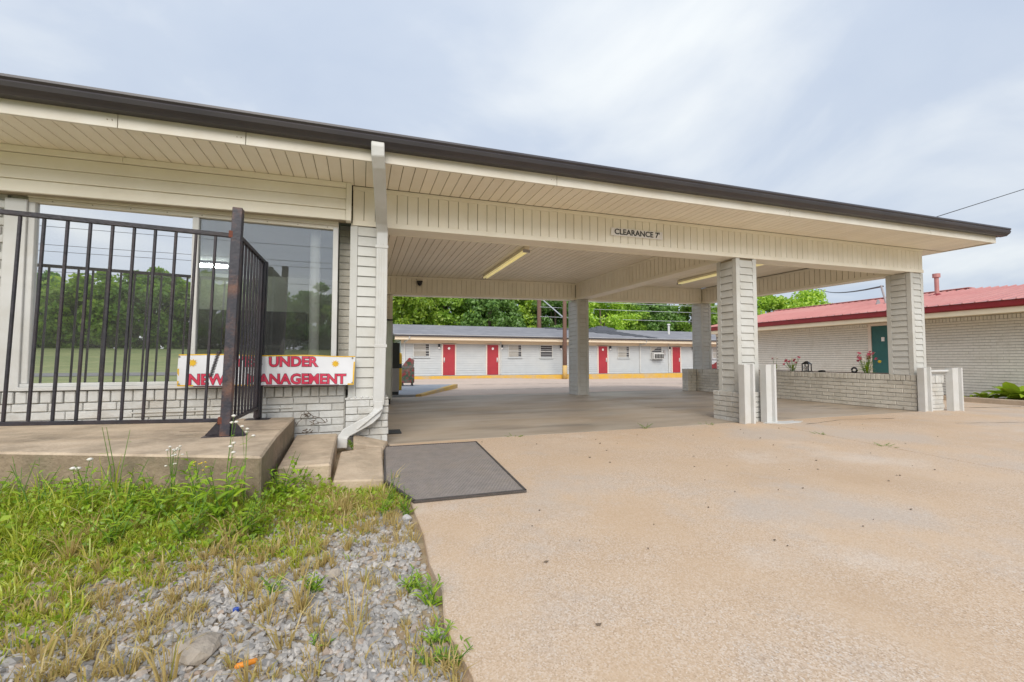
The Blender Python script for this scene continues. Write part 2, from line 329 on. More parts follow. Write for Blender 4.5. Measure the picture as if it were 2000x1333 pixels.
def text_mesh(body, size, bold=0.0, extrude=.001, name='lettering', width=1.0, shear=0):
    cu = bpy.data.curves.new(name, 'FONT'); cu.body = body; cu.size = size; cu.offset = bold; cu.extrude = extrude; cu.resolution_u = 3; cu.space_character = 1.0
    cu.align_x = 'CENTER'; cu.align_y = 'CENTER'; cu.shear = shear
    o = bpy.data.objects.new(name, cu); me = bpy.data.meshes.new_from_object(o); bpy.data.objects.remove(o); bpy.data.curves.remove(cu)
    if width != 1.0:
        for v in me.vertices: v.co.x *= width
    return me

# ------------------------------------------------------------------ ground
def smooth(t): t = min(1., max(0., t)); return t * t * (3 - 2 * t)
def g_lot(x, y):
    return -.36 * min(1., max(0., (y - 10.3) / 17.2)) - .03 * min(5.5, max(0., x - 9.0))
def soil(x, y):
    b = .07 * smooth((y - 1.9) / 1.0) * smooth((-.42 - x) / .25)
    return -.035 + b + .012 * math.sin(x * 7 + 1.3) * math.sin(y * 6) * smooth((.2 - x) / .2)
def terrain(x, y):
    if -3.6 <= y <= 5.2 and -6 < x < .6: return soil(x, y)
    if y > 5.2: return min(-.45, g_lot(x, y) - .12)
    if y > -3.6: return g_lot(x, y) - .12
    if y > -11: return -.05 + .27 * smooth((-y - 3.6) / 7.4)
    if y > -17: return .22
    return .22 + 1.8 * smooth((-17 - y) / 30.)
def grid(name, xs, ys, fn, mat, kind='structure', label=None):
    vs = [(x, y, fn(x, y)) for y in ys for x in xs]; n = len(xs)
    fs = [(j * n + i, j * n + i + 1, j * n + n + i + 1, j * n + n + i) for j in range(len(ys) - 1) for i in range(n - 1)]
    me = bpy.data.meshes.new(name); me.from_pydata(vs, [], fs); me.polygons.foreach_set('use_smooth', [True] * len(fs))
    o = link(name, me, mat, kind=kind)
    if label: o['label'] = label
    return o
xs = sorted(set([-400, -150, -80, -50, -30, -18, -10, -6.01] + [round(v, 2) for v in np.arange(-6, .61, .12)] + [.62, 2, 5, 9, 12, 16, 22, 30, 45, 70, 120, 400]))
ys = sorted(set([-600, -250, -120, -80, -60, -50, -45, -40, -35, -30, -25, -20, -17, -14, -11, -9, -7, -5, -3.6] + [round(v, 2) for v in np.arange(-3.5, 5.21, .12)] + [5.3, 8, 10.3, 14, 20, 27, 33, 45, 70, 150, 600]))
gr = grid('ground', xs, ys, terrain, 'meadow', label='sandy soil and rough grass round the motel')
gr.data.materials.append(MATS['soil'])
nx = len(xs)
for p in gr.data.polygons:
    c = p.center
    if -6 < c.x < .62 and -3.6 < c.y < 5.3: p.material_index = 1
road = grid('road', [-300, -60, -20, 0, 20, 60, 300], [-16.6, -14, -11.4], lambda x, y: .235, 'asphalt', label='asphalt road running behind the camera, mirrored in the window')

# concrete forecourt: slabs with open joints
fc = grid('forecourt', [.33, 5, 9, 14.5, 40], [-3.4, 0, 4.6, 10.2], lambda x, y: g_lot(x, y) - .03, 'crack_fill', label='sandy exposed aggregate concrete forecourt')
def slab(poly, mat, th=.09, par=fc, name='concrete_slab'):
    b = MB().prism(poly, lambda x, y: g_lot(x, y) - th, g_lot); me = b.mesh(name, .006); return link(name, me, mat, par)
edge = [(.300, 2.64), (.305, 2.2), (.288, 1.9), (.300, 1.66), (.27, 1.45), (.30, 1.2), (.29, .6), (.30, -3.4)]
slab([(.285, 4.622), (.29, 4.0), (.30, 3.3)] + edge + [(4.33, -3.4), (4.80, 2.15), (5.19, 4.622)], 'aggregate_concrete')
slab([(4.345, -3.4), (9.0, -3.4), (9.0, 4.622), (5.205, 4.622), (4.815, 2.15)], 'aggregate_concrete')
slab([(9.008, -3.4), (14.5, -3.4), (14.5, 10.2), (9.2, 10.2), (9.2, 4.63), (9.008, 4.63)], 'aggregate_concrete')
slab([(14.505, -3.4), (40, -3.4), (40, 4.6), (14.505, 4.6)], 'aggregate_concrete')
slab([(.2, 4.634), (4.99, 4.634), (4.99, 10.28), (.2, 10.28)], 'carport_concrete')
slab([(5.0, 4.634), (9.19, 4.634), (9.19, 10.28), (5.0, 10.28)], 'carport_concrete')
bl = grid('parking_lot', [-8, -2, 2, 6, 9, 11, 13, 16, 22, 30, 45, 60], [10.292, 12, 14, 17, 20, 24, 27.62], lambda x, y: g_lot(x, y) - .004, 'lot_back', label='pale concrete parking lot in front of the rear motel wing')
wk = MB(); wk.box(-8, 60, 27.72, 29.0, -.6, -.19); tag(wk.build('walkway', 'walk_grey', kind='structure'), 'raised grey walkway under the motel doors')
kb = MB(); 
kerb = MB().box(-8, 60, 27.60, 27.712, -.6, -.185).build('kerb', 'kerb_yellow', bevel=.015, kind='structure'); kerb['label'] = 'yellow painted kerb along the motel walkway'
pad = MB().prism([(.2, 10.3), (1.20, 10.3), (2.92, 14.3), (.2, 14.6)], lambda x, y: -.4, lambda x, y: .045).build('pavement', 'pad_grey', kind='structure'); pad['label'] = 'grey service pad edged with a yellow kerb'
MB().prism([(1.215, 10.32), (1.36, 10.35), (3.06, 14.3), (2.93, 14.33)], lambda x, y: -.4, lambda x, y: .05).build('kerb', 'kerb_yellow', bevel=.01, kind='structure')['label'] = 'short yellow kerb slanting beside the service pad'
# dark marks, cracks on the slabs
def crack(pts, wd, z=.003, mat='crack_fill', par=fc, name='crack'):
    vs = []
    P = []
    for (a, b) in zip(pts[:-1], pts[1:]):
        n = max(2, int(math.dist(a, b) / .12))
        for k in range(n): P.append((a[0] + (b[0] - a[0]) * k / n + random.uniform(-.012, .012), a[1] + (b[1] - a[1]) * k / n + random.uniform(-.012, .012)))
    P.append(pts[-1])
    for i, p in enumerate(P):
        ww = wd * random.uniform(.3, 1.3); vs += [(p[0], p[1] - ww, g_lot(*p) + z), (p[0] + ww * .3, p[1] + ww, g_lot(*p) + z)]
    me = bpy.data.meshes.new(name); me.from_pydata(vs, [], [(2 * i, 2 * i + 2, 2 * i + 3, 2 * i + 1) for i in range(len(P) - 1)]); return link(name, me, mat, par)
crack([(5.02, 6.6), (6.4, 6.2), (7.6, 5.5), (8.7, 5.2)], .012); crack([(5.6, 4.2), (6.5, 4.35), (7.4, 4.2)], .01); crack([(4.6, 8.8), (6.0, 8.2), (7.4, 7.9)], .012)
crack([(9.3, 5.4), (11, 5.0), (13, 5.1)], .02); crack([(7.6, 3.6), (8.8, 3.3)], .008); crack([(1.2, 12.9), (4.2, 12.6), (7, 12.9), (10.5, 12.4)], .03, par=bl, z=.004); crack([(4, 17), (9, 16.2), (15, 17)], .04, par=bl)

# ------------------------------------------------------------------ brick helper
def bricks(par, org, u, n, length, z0, courses, mat, ch=.072, bl=.232, bh=.0625, depth=.06, rowlock=0, rz=0, seed=0, name='brick', jit=.002):
    # par: mortar core; org: point at lower left of the face; u: along the face; n: outward normal
    rs = random.Random(seed); u = Vector(u); n = Vector(n); org = Vector(org)
    for c in range(courses):
        off = (c % 2) * -bl / 2; s = off
        while s < length - .02:
            a = max(0, s) + .0035; b = min(length, s + bl) - .0035; s += bl
            if b - a < .03: continue
            L = round((b - a) * 20) / 20 if False else (b - a)
            L = bl - .007 if abs(L - (bl - .007)) < .012 else L
            p = org + u * (a + b) / 2 + Vector((0, 0, z0 + c * ch + ch / 2)) + n * (-depth / 2 + rs.uniform(-jit, jit * 1.5))
            piece(name, (L, depth, bh), T(p) @ Euler((rs.uniform(-.008, .008), 0, rz + rs.uniform(-.008, .008))).to_matrix().to_4x4(), mat, par, .004)
    if rowlock:
        k = int(length / .078); wdt = length / k; zt = z0 + courses * ch
        for i in range(k):
            p = org + u * (i + .5) * wdt + Vector((0, 0, zt + rowlock / 2)) + n * (-depth / 2 + .006 + rs.uniform(-jit, jit * 2))
            piece(name, (round(wdt - .008, 3), depth, rowlock - .006), T(p) @ Euler((rs.uniform(-.01, .01), 0, rz + rs.uniform(-.015, .015))).to_matrix().to_4x4(), mat, par, .005)

# ------------------------------------------------------------------ motel office with carport
off = thing('motel_office', (0, 4.7, 0), 'cream sided motel office with a drive-through carport and dark brown gutter', 'building')
XL, XR, YF, YB = -4.6, 9.80, 4.03, 10.35
SZ = 2.65
# roof
b = MB(); b.fn = rf
xr = XR + .02
b.add([(XL, YF - .02, SZ + .20), (xr, YF - .02, SZ + .20), (xr, YB, SZ + .20), (XL, YB, SZ + .20), (XL, 7.2, SZ + .62), (7.0, 7.2, SZ + .62)],
      [(0, 1, 5, 4), (1, 2, 5), (2, 3, 4, 5), (3, 0, 4), (0, 3, 2, 1)])
roof = b.build('roof', 'shingle_dark', off)
gp = [(0, .20), (-.012, .215), (-.128, .215), (-.132, .195), (-.118, .180), (-.128, .165), (-.118, .135), (-.088, .112), (-.075, .098), (0, .098)]
b = MB(); b.fn = rf; N = len(gp); gx = [XL, -2, 1, 4, 7, XR + .125]
b.add([(x, YF - .004 + q[0], SZ + q[1]) for x in gx for q in gp], [(i * N + k, i * N + (k + 1) % N, i * N + N + (k + 1) % N, i * N + N + k) for i in range(len(gx) - 1) for k in range(N)] + [tuple(range(N)), tuple((len(gx) - 1) * N + k for k in range(N))])
gut = b.build('gutter', 'gutter_brown', off)
gp2 = [(-q[0], q[1]) for q in gp]
b = MB(); b.fn = rf
b.add([(XR + .004 + q[0], y, SZ + q[1]) for y in (YF + .002, YB) for q in gp2], [(k, (k + 1) % N, N + (k + 1) % N, N + k) for k in range(N)] + [tuple(range(N)), tuple(N + k for k in range(N))])
b.build('gutter', 'gutter_brown', off)
# fascia boards
for a, c in zip([XL, -1.77, -.92, 1.9, 5.2, 8.1], [-1.775, -.925, 1.895, 5.195, 8.095, XR]):
    fb = box('fascia_board', (a, c, YF, YF + .022, SZ - .006, SZ + .19), 'fascia_white', off, .002, fn=rf)
    for k in (.03, .06): MB().add(*(lambda q: (q.v, q.f))(MB().tube([(c - k, YF + .002, SZ + .05 + zr(c, YF)), (c - k, YF - .004, SZ + .05 + zr(c, YF))], .004, 6))).build('nail', 'joint_shadow', fb)
box('fascia_board', (XR - .022, XR, YF + .024, YB, SZ - .006, SZ + .19), 'fascia_white', off, .002, fn=rf)
# front soffit
BW = .110
so = box('front_soffit', (XL, XR - .024, YF + .024, 4.70, SZ + .012, SZ + .03), 'joint_shadow', off, fn=rf)
x = XL
while x < XR - .13:
    piece('soffit_board', (BW - .006, 4.672 - YF - .03, .012), TR(x + BW / 2, (YF + .026 + 4.672) / 2, SZ + .006 + zr(x + BW / 2, 4.4), ry=-.0128), 'soffit_vinyl', so, .003); x += BW
rs_ = box('side_soffit', (9.17, XR - .024, 4.705, YB, SZ + .012, SZ + .03), 'joint_shadow', off, fn=rf)
y = 4.705
while y < YB - .1:
    piece('soffit_board', (XR - .03 - 9.17, BW - .006, .012), TR((9.17 + XR - .028) / 2, y + BW / 2, SZ + .006 + zr(9.5, y), ry=-.0128), 'soffit_vinyl', rs_, .003); y += BW
# beams: core, vertical boards, trims
BB = 2.24
def beam(x0, x1, y0, y1, faces, name):
    core = box(name, (x0, x1, y0, y1, BB + .02, SZ + .01), 'joint_shadow', off, fn=rf)
    box('beam_underside', (x0 - .014, x1 + .014, y0 - .014, y1 + .014, BB + .004, BB + .018), 'cream_vinyl', core, .002, fn=rf)
    for f in faces:
        ax, sgn, lo, hi = f
        L = hi - lo; k = int(L / BW); s = lo
        for i in range(k + 1):
            wd = min(BW, hi - s)
            if wd < .03: break
            c = s + wd / 2; s += wd; wd = BW if abs(wd - BW) < .02 else wd
            if ax == 'y':
                yy = (y0 - .006) if sgn < 0 else (y1 + .006); z = (BB + .055 + SZ - .045) / 2 + zr(c, yy)
                piece('beam_board', (wd - .006, .012, SZ - .045 - BB - .055), T((c, yy, z)), 'cream_vinyl', core, .0025)
            else:
                xx = (x0 - .006) if sgn < 0 else (x1 + .006); z = (BB + .055 + SZ - .045) / 2 + zr(xx, c)
                piece('beam_board', (.012, wd - .011, SZ - .045 - BB - .055), T((xx, c, z)), 'cream_vinyl', core, .0025)
        for za, zb in ((BB, BB + .055), (SZ - .045, SZ - .002)):
            q = MB(); q.fn = rf
            n = max(1, int(L / 2)); st = [lo + L * i / n for i in range(n + 1)]
            for a, c in zip(st[:-1], st[1:]):
                q = MB(); q.fn = rf
                if ax == 'y': yy = y0 if sgn < 0 else y1; q.box(a, c - .001, min(yy, yy + sgn * .02), max(yy, yy + sgn * .02), za, zb)
                else: xx = x0 if sgn < 0 else x1; q.box(min(xx, xx + sgn * .02), max(xx, xx + sgn * .02), a, c - .001, za, zb)
                q.build('beam_trim', 'cream_vinyl', core, .003)
    return core
beam(-.10, 9.15, 4.695, 4.93, [('y', -1, -.10, 9.15), ('y', 1, .3, 9.15)], 'front_beam')
beam(.25, 9.15, 9.56, 9.80, [('y', -1, .25, 4.99), ('y', -1, 5.28, 8.88)], 'rear_beam')
beam(5.00, 5.27, 4.955, 9.54, [('x', -1, 4.96, 9.54), ('x', 1, 4.96, 9.54)], 'middle_beam')
beam(8.90, 9.15, 4.955, 9.54, [('x', -1, 4.96, 9.54), ('x', 1, 4.96, 9.54)], 'end_beam')
# carport ceiling boards
for (a, c) in ((.25, 4.99), (5.28, 8.88)):
    ce = box('carport_ceiling', (a, c, 4.945, 9.55, SZ + .0125, SZ + .03), 'joint_shadow', off, fn=rf)
    x = a + .005
    while x < c - .09:
        y0, y1 = 4.96, 9.535
        sh = math.atan(((x - .22) * .0014))
        piece('ceiling_board', (BW - .007, y1 - y0, .012), TR(x + BW / 2, (y0 + y1) / 2, SZ + .004 + zr(x + BW / 2, (y0 + y1) / 2), ry=-.0162, rx=sh), 'soffit_vinyl', ce, .003); x += BW

# columns with lap siding
def lapmesh(wd, h):
    k = ('lap', round(wd, 3), round(h, 3))
    if k not in CACHE:
        CACHE[k] = MB().add([(-wd / 2, -.003, h / 2), (wd / 2, -.003, h / 2), (wd / 2, -.017, -h / 2), (-wd / 2, -.017, -h / 2), (-wd / 2, 0.004, h / 2), (wd / 2, 0.004, h / 2), (wd / 2, 0.004, -h / 2), (-wd / 2, 0.004, -h / 2)],
                            [(0, 1, 2, 3), (7, 6, 5, 4), (0, 4, 5, 1), (1, 5, 6, 2), (2, 6, 7, 3), (3, 7, 4, 0)]).mesh('plank')
    return CACHE[k]
def column(x0, x1, y0, y1, z0, lean=0.0, faces='flrb', matp='white_vinyl'):
    zt = BB + zr((x0 + x1) / 2, y0) - .004
    core = box('column', (x0 + .012, x1 - .012, y0 + .012, y1 - .012, z0, zt), 'joint_shadow', off)
    for cx, cyy in ((x0, y0), (x1, y0), (x0, y1), (x1, y1)):
        sx = 1 if cx == x0 else -1; sy = 1 if cyy == y0 else -1; t_ = .062; e = .008
        poly = [(cx - sx * e, cyy - sy * e), (cx + sx * t_, cyy - sy * e), (cx + sx * t_, cyy + sy * .006), (cx + sx * .006, cyy + sy * .006), (cx + sx * .006, cyy + sy * t_), (cx - sx * e, cyy + sy * t_)]
        MB().prism(poly, z0, zt).build('corner_trim', matp, core, .002)
    h = .104; n = int((zt - z0) / h); r0 = (zt - z0) - n * h
    for f in faces:
        wd = (x1 - x0 if f in 'fb' else y1 - y0) - .13
        if wd < .05: continue
        c, rz = {'f': (((x0 + x1) / 2, y0 + .006), 0), 'b': (((x0 + x1) / 2, y1 - .006), math.pi), 'l': ((x0 + .006, (y0 + y1) / 2), -math.pi / 2), 'r': ((x1 - .006, (y0 + y1) / 2), math.pi / 2)}[f]
        for i in range(n):
            link('plank', lapmesh(wd, h - .004), matp, core, TR(c[0], c[1], z0 + i * h + h / 2, rz=rz))
        if r0 > .03: link('plank', lapmesh(wd, r0 - .004), matp, core, TR(c[0], c[1], z0 + n * h + r0 / 2, rz=rz))
    return core
column(4.99, 5.35, 4.70, 5.04, .405)
column(8.83, 9.15, 4.70, 5.06, .60)
column(4.99, 5.28, 9.45, 9.92, 0.0)
column(8.83, 9.15, 9.52, 9.86, .60)
column(-.11, .235, 4.69, 4.98, .47, faces='fr')
column(.25, .62, 9.58, 9.9, 0.0, faces='fr', matp='cream_vinyl')

# brick piers and low walls
pc = box('brick_pier', (-.135, .26, 4.665, 5.0, -.08, .462), 'mortar_painted', off)
bricks(pc, (-.14, 4.65, 0), (1, 0, 0), (0, -1, 0), .41, -.05, 7, 'painted_brick', seed=2, jit=.004)
bricks(pc, (.272, 4.65, 0), (0, 1, 0), (1, 0, 0), .36, -.05, 7, 'painted_brick', rz=math.pi / 2, seed=3, jit=.004)
piece('mortar_cap', (.42, .36, .022), T((.065, 4.83, .464)), 'painted_brick', pc, .008)
for i in range(6): piece('brick_chip', (.035, .03, .022), TR(-.1 + i * .055 + random.uniform(-.01, .01), 4.665, .478, random.uniform(0, 3), .3), 'painted_brick', pc, .006)
ow = box('office_front_wall', (-4.6, -.145, 4.745, 4.86, -.05, .594), 'mortar_painted', off)
bricks(ow, (-3.4, 4.73, 0), (1, 0, 0), (0, -1, 0), 3.25, -.01, 7, 'painted_brick', rowlock=.10, seed=4, jit=.004)
box('brick_ledge', (-1.9, -.62, 4.715, 4.728, .385, .40), 'painted_brick', ow, .004)
lw = box('office_side_wall', (-4.6, -2.80, 4.745, 4.86, .594, 2.62), 'mortar_painted', off)
bricks(lw, (-3.75, 4.73, 0), (1, 0, 0), (0, -1, 0), .95, .60, 22, 'painted_brick', seed=5, jit=.003)
# walls of the office room
box('office_side_wall', (.0, .2, 4.99, 9.57, -.05, 2.62), 'cream_vinyl', off)
box('office_rear_wall', (-4.6, .0, 9.3, 9.45, -.05, 2.62), 'office_wall', off)
box('office_floor', (-4.6, .0, 4.86, 9.3, .2, .32), 'office_dark', off)
box('office_ceiling', (-4.6, .0, 4.87, 9.3, 2.45, 2.5), 'office_wall', off)
box('office_end_wall', (-4.75, -4.6, 4.74, 9.45, -.05, 2.62), 'office_wall', off)
box('recess_wall', (-.235, -.118, 5.0, 5.02, .594, 2.3), 'office_dark', off)
lr = bricks(box('recess_pier', (-.232, -.115, 4.96, 5.0, .60, 2.3), 'mortar_painted', off), (-.235, 4.95, 0), (1, 0, 0), (0, -1, 0), .12, .6, 23, 'beige_brick', seed=8)
# header siding
hd = box('window_header', (-4.6, -.118, 4.635, 4.74, 2.272, SZ), 'joint_shadow', off, fn=rf)
for i, (za, zb) in enumerate(((2.27, 2.378), (2.378, 2.486), (2.486, 2.594))):
    for a, c in ((-4.6, -.165),):
        q = MB().add([(a, 4.612, za), (c, 4.612, za), (c, 4.626, zb - .003), (a, 4.626, zb - .003), (a, 4.64, za), (c, 4.64, za), (c, 4.64, zb - .003), (a, 4.64, zb - .003)], [(0, 1, 2, 3), (7, 6, 5, 4), (0, 4, 5, 1), (1, 5, 6, 2), (2, 6, 7, 3), (3, 7, 4, 0)])
        q.fn = rf; q.build('plank', 'cream_vinyl', hd)
box('header_trim', (-4.6, -1.98, 4.604, 4.634, 2.596, SZ - .002), 'cream_vinyl', hd, .003, fn=rf); box('header_trim', (-1.978, -.165, 4.604, 4.634, 2.596, SZ - .002), 'cream_vinyl', hd, .003, fn=rf)
box('corner_trim', (-.163, -.112, 4.602, 4.694, 2.262, SZ - .003), 'cream_vinyl', hd, .003, fn=rf)
# window
wf = box('window', (-2.80, -.235, 4.78, 4.80, 2.205, 2.27), 'fascia_white', off, .002)
def wb(*a, mat='white_metal', n='window_frame'): return box(n, a, mat, wf, .003)
wb(-2.80, -2.66, 4.715, 4.80, .60, 2.204); wb(-2.66, -2.615, 4.735, 4.80, .661, 2.19); wb(-.285, -.235, 4.725, 4.80, .661, 2.204)
wb(-2.66, -.235, 4.70, 4.80, .60, .632, n='window_sill'); wb(-2.66, -.235, 4.725, 4.80, .633, .660, n='window_sill')
wb(-2.66, -.235, 4.715, 4.779, 2.225, 2.268, mat='fascia_white'); wb(-2.66, -.235, 4.73, 4.779, 2.19, 2.223, mat='fascia_white')
wb(-1.495, -1.445, 4.735, 4.80, .661, 2.19)
box('window_pane', (-2.615, -1.495, 4.765, 4.771, .661, 2.19), 'glass_film', wf); box('window_pane', (-1.445, -.285, 4.765, 4.771, .661, 2.19), 'glass_clear', wf)
for i in range(9): piece('screw', (.008, .004, .008), T((-2.5 + i * .27, 4.727, 2.206)), 'joint_shadow', wf, .001)
# downspout
dsx = .19
q = MB().sweep([(.115, 3.955, 2.80), (.115, 3.945, 2.74), (.118, 3.955, 2.67), (.13, 4.02, 2.60), (.165, 4.38, 2.36), (.18, 4.56, 2.26), (dsx, 4.632, 2.18), (dsx, 4.634, 2.05), (dsx, 4.632, 1.2), (dsx - .015, 4.628, .40)], .112, .066)
ds = q.build('downspout', 'white_metal', off, .006)
q = MB().sweep([(dsx - .015, 4.626, .44), (dsx - .018, 4.622, .36), (dsx - .04, 4.61, .31), (dsx - .10, 4.58, .26), (-.06, 4.55, .185), (-.13, 4.52, .15), (-.155, 4.50, .11), (-.158, 4.495, .015)], .07, .092, side=Vector((0, 1, 0)))
q.build('downspout_elbow', 'white_metal', ds, .006)
for i in range(7):
    t_ = i / 6; q = (dsx - .02 - .16 * t_, 4.605 - .05 * t_, .335 - .125 * t_); piece('elbow_rib', (.012, .085, .104), TR(*q, ry=.9), 'white_metal', ds, .003)
for i in (-1, 0, 1): piece('downspout_rib', (.008, .006, 1.6), TR(dsx - .006 + i * .024, 4.600, 1.25), 'white_metal', ds, .002)
for z in (2.02, 1.0): piece('downspout_strap', (.13, .006, .03), T((dsx - .004, 4.597, z)), 'white_metal', ds, .002)

# column 3 brick plinth
pl = box('brick_plinth', (4.935, 5.40, 4.625, 5.085, -.05, .398), 'mortar_painted', off)
bricks(pl, (4.92, 4.61, 0), (1, 0, 0), (0, -1, 0), .495, -.02, 6, 'painted_brick', seed=11); bricks(pl, (4.92, 5.10, 0), (0, -1, 0), (-1, 0, 0), .49, -.02, 6, 'painted_brick', rz=math.pi / 2, seed=12); bricks(pl, (5.415, 4.61, 0), (0, 1, 0), (1, 0, 0), .49, -.02, 6, 'painted_brick', rz=math.pi / 2, seed=13)
# low planter wall between the end columns
lo = box('low_wall', (8.845, 9.545, 4.68, 9.74, -.06, .60), 'mortar_painted', off)
bricks(lo, (8.83, 9.74, 0), (0, -1, 0), (-1, 0, 0), 5.07, -.005, 7, 'beige_brick', rowlock=.105, rz=math.pi / 2, seed=21, jit=.004)
bricks(lo, (8.84, 4.668, 0), (1, 0, 0), (0, -1, 0), .71, -.05, 7, 'painted_brick', rowlock=.14, seed=22, jit=.006)
lo2 = box('low_wall', (8.56, 9.545, 9.76, 9.98, -.06, .60), 'mortar_painted', off)
bricks(lo2, (8.55, 9.745, 0), (1, 0, 0), (0, -1, 0), .28, -.005, 7, 'beige_brick', rowlock=.105, seed=23, jit=.005)
bricks(lo2, (8.545, 9.98, 0), (0, -1, 0), (-1, 0, 0), .24, -.005, 7, 'beige_brick', rowlock=.105, rz=math.pi / 2, seed=24)
box('wall_soil', (8.95, 9.45, 5.08, 9.5, .598, .607), 'mulch', lo)

# ------------------------------------------------------------------ guard posts, rail bar
def guard(name, x, y, h, wd, label, z0=0.0):
    t = thing(name, (x, y, z0), label, 'guard post', 'white steel guard posts at the carport columns')
    zt = z0 + h
    MB().box(x, x + wd, y + .035, y + .047, z0, zt).build('web', 'white_metal', t, .002)
    MB().box(x - .012, x - .001, y - .01, y + .09, z0, zt).build('flange', 'white_metal', t, .002); MB().box(x + wd + .001, x + wd + .034, y - .01, y + .09, z0, zt + .006).build('flange', 'white_metal', t, .002)
guard('guard_post', 4.85, 4.47, .795, .14, 'white steel guard post on the left of the middle carport column')
guard('guard_post', 5.235, 4.47, .79, .14, 'white steel guard post on the right of the middle carport column')
guard('guard_post', 8.80, 4.55, .745, .15, 'white steel guard post left of the cracked brick wall end', -.02)
guard('guard_post', 9.57, 4.55, .745, .24, 'wide white steel guard post right of the cracked brick wall end', -.03)
bar = MB().tube([(8.99, 4.615, .66), (9.56, 4.615, .665)], .022, 10).build('guard_bar', 'white_metal', None); tag(bar, 'white pipe bar between the two posts at the brick wall end', 'pipe')
pt = MB(); ang = np.linspace(0, 2 * math.pi, 22)[:-1]
pt.prism([(5.42 + .34 * math.cos(a) * random.uniform(.6, 1.1) + .05, 4.42 + .13 * math.sin(a) * random.uniform(.6, 1.2)) for a in ang], .001, .006)
pt.build('paint_spill', 'white_metal', fc)['label'] = 'splash of white paint on the concrete by the middle column'

# ------------------------------------------------------------------ porch slab and steps
def zsl(x, y): return .30 + (x + .52) * -.012
pp = [(-.535, 2.87), (-.575, 3.6), (-.60, 4.72), (-5.5, 4.72), (-5.5, 4.30), (-2.0, 3.42)]
po = MB().prism(pp, -.2, lambda x, y: zsl(x, y)).build('porch_slab', 'porch_concrete', None, .012)
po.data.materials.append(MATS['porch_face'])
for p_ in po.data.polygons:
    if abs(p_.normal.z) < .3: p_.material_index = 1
tag(po, 'raised concrete porch slab below the office window', 'slab')
MB().prism([(-.60, 3.9), (-.60, 3.905), (-1.3, 3.99), (-1.3, 3.985)], .28, lambda x, y: zsl(x, y) + .002).build('crack', 'crack_fill', po)
st = MB().prism([(-.53, 3.36), (-.19, 3.34), (-.205, 4.62), (-.575, 4.64)], -.2, lambda x, y: .125 + .01 * (y - 3.3)).build('step_block', 'porch_concrete', None, .012); tag(st, 'low concrete step block beside the porch slab', 'step')
wd_ = MB().prism([(-.165, 3.17), (.165, 3.20), (.19, 4.12), (-.145, 3.88)], -.2, lambda x, y: .02 + .06 * smooth((y - 3.1) / 1.0) + .03 * (x < 0)).build('ramp_block', 'porch_concrete', None, .01); tag(wd_, 'tilted broken concrete wedge next to the dark mat', 'concrete block')
w2 = MB().prism([(-.05, 4.12), (.215, 4.24), (.275, 4.62), (-.06, 4.62)], -.2, lambda x, y: .03 + .09 * smooth((.3 - x) / .3)).build('footing', 'porch_concrete', None, .012); tag(w2, 'stained concrete footing under the white brick pier', 'concrete block')

r3 = random.Random(4); vb = thing('dry_vine', (-.50, 4.6, .14), 'tangle of dead dark vine between porch slab and white brick', 'plant')
for k in range(9):
    x0, z0 = -.50 + r3.uniform(-.05, .05), .14 + r3.uniform(0, .22); P_ = [(x0, 4.66, z0)]
    for q in range(7): x0 += r3.uniform(-.03, .05); z0 += r3.uniform(-.035, .03); P_.append((x0, 4.68 - r3.uniform(0, .06), max(.15, z0)))
    MB().tube(P_, .0035, 5).build('twig', 'bark', vb)
# ------------------------------------------------------------------ mat
mt = thing('door_mat', (.6, 3.5, 0), 'large worn grey rubber mat lying on the forecourt', 'mat')
mp_ = [(.22, 4.42), (.165, 3.2), (.31, 2.675), (1.025, 2.655), (1.14, 4.385)]
b = MB().prism(mp_, .004, lambda x, y: .014); b.build('mat_base', 'mat_rubber', mt)
b = MB()
def inside(x, y):
    c = False
    for (x1, y1), (x2, y2) in zip(mp_, mp_[1:] + mp_[:1]):
        if (y1 > y) != (y2 > y) and x < (x2 - x1) * (y - y1) / (y2 - y1) + x1: c = not c
    return c
for i in range(40):
    for j in range(74):
        x = .19 + i * .0245 + (j % 2) * .012; y = 2.68 + j * .0235
        if all(inside(x + a, y + c) for a in (-.02, .02) for c in (-.02, .02)): b.add([(x - .0085, y, .0142), (x, y - .010, .0142), (x + .0085, y, .0142), (x, y + .010, .0142), (x, y, .0205)], [(0, 1, 4), (1, 2, 4), (2, 3, 4), (3, 0, 4)])
b.build('mat_studs', 'mat_rubber', mt, kind='stuff')
for (p, q) in zip(mp_, mp_[1:] + mp_[:1]):
    v = Vector((q[0] - p[0], q[1] - p[1], 0)).normalized(); n_ = Vector((-v.y, v.x, 0)) * .014
    MB().prism([(p[0] - n_.x * 0, p[1]), (q[0], q[1]), (q[0] + n_.x, q[1] + n_.y), (p[0] + n_.x, p[1] + n_.y)], .0035, .020).build('mat_edge', 'mat_border', mt)

# ------------------------------------------------------------------ railing
RM = T((-.92, 3.70, .30)) @ Euler((0, R(1.5), 0)).to_matrix().to_4x4() @ T((.92, -3.70, -.30))
rl = thing('iron_railing', (-.92, 3.70, .30), 'black iron railing with thin vertical bars standing in front of the window', 'railing')
def rp(name, bb, mat='black_iron', bev=.003, par=None): return bb.build(name, mat, par or rl, bev, M=RM)
post = rp('post', MB().box(-.957, -.892, 3.665, 3.73, .30, 1.99), 'iron_rusty')
for s in (-1, 1): rp('base_gusset', MB().add([(-.924 + s * .031, 3.694, .31), (-.924 + s * .13, 3.694, .31), (-.924 + s * .031, 3.694, .44), (-.924 + s * .031, 3.706, .31), (-.924 + s * .13, 3.706, .31), (-.924 + s * .031, 3.706, .44)], [(0, 1, 2), (5, 4, 3), (0, 3, 4, 1), (1, 4, 5, 2), (2, 5, 3, 0)]), bev=.001)
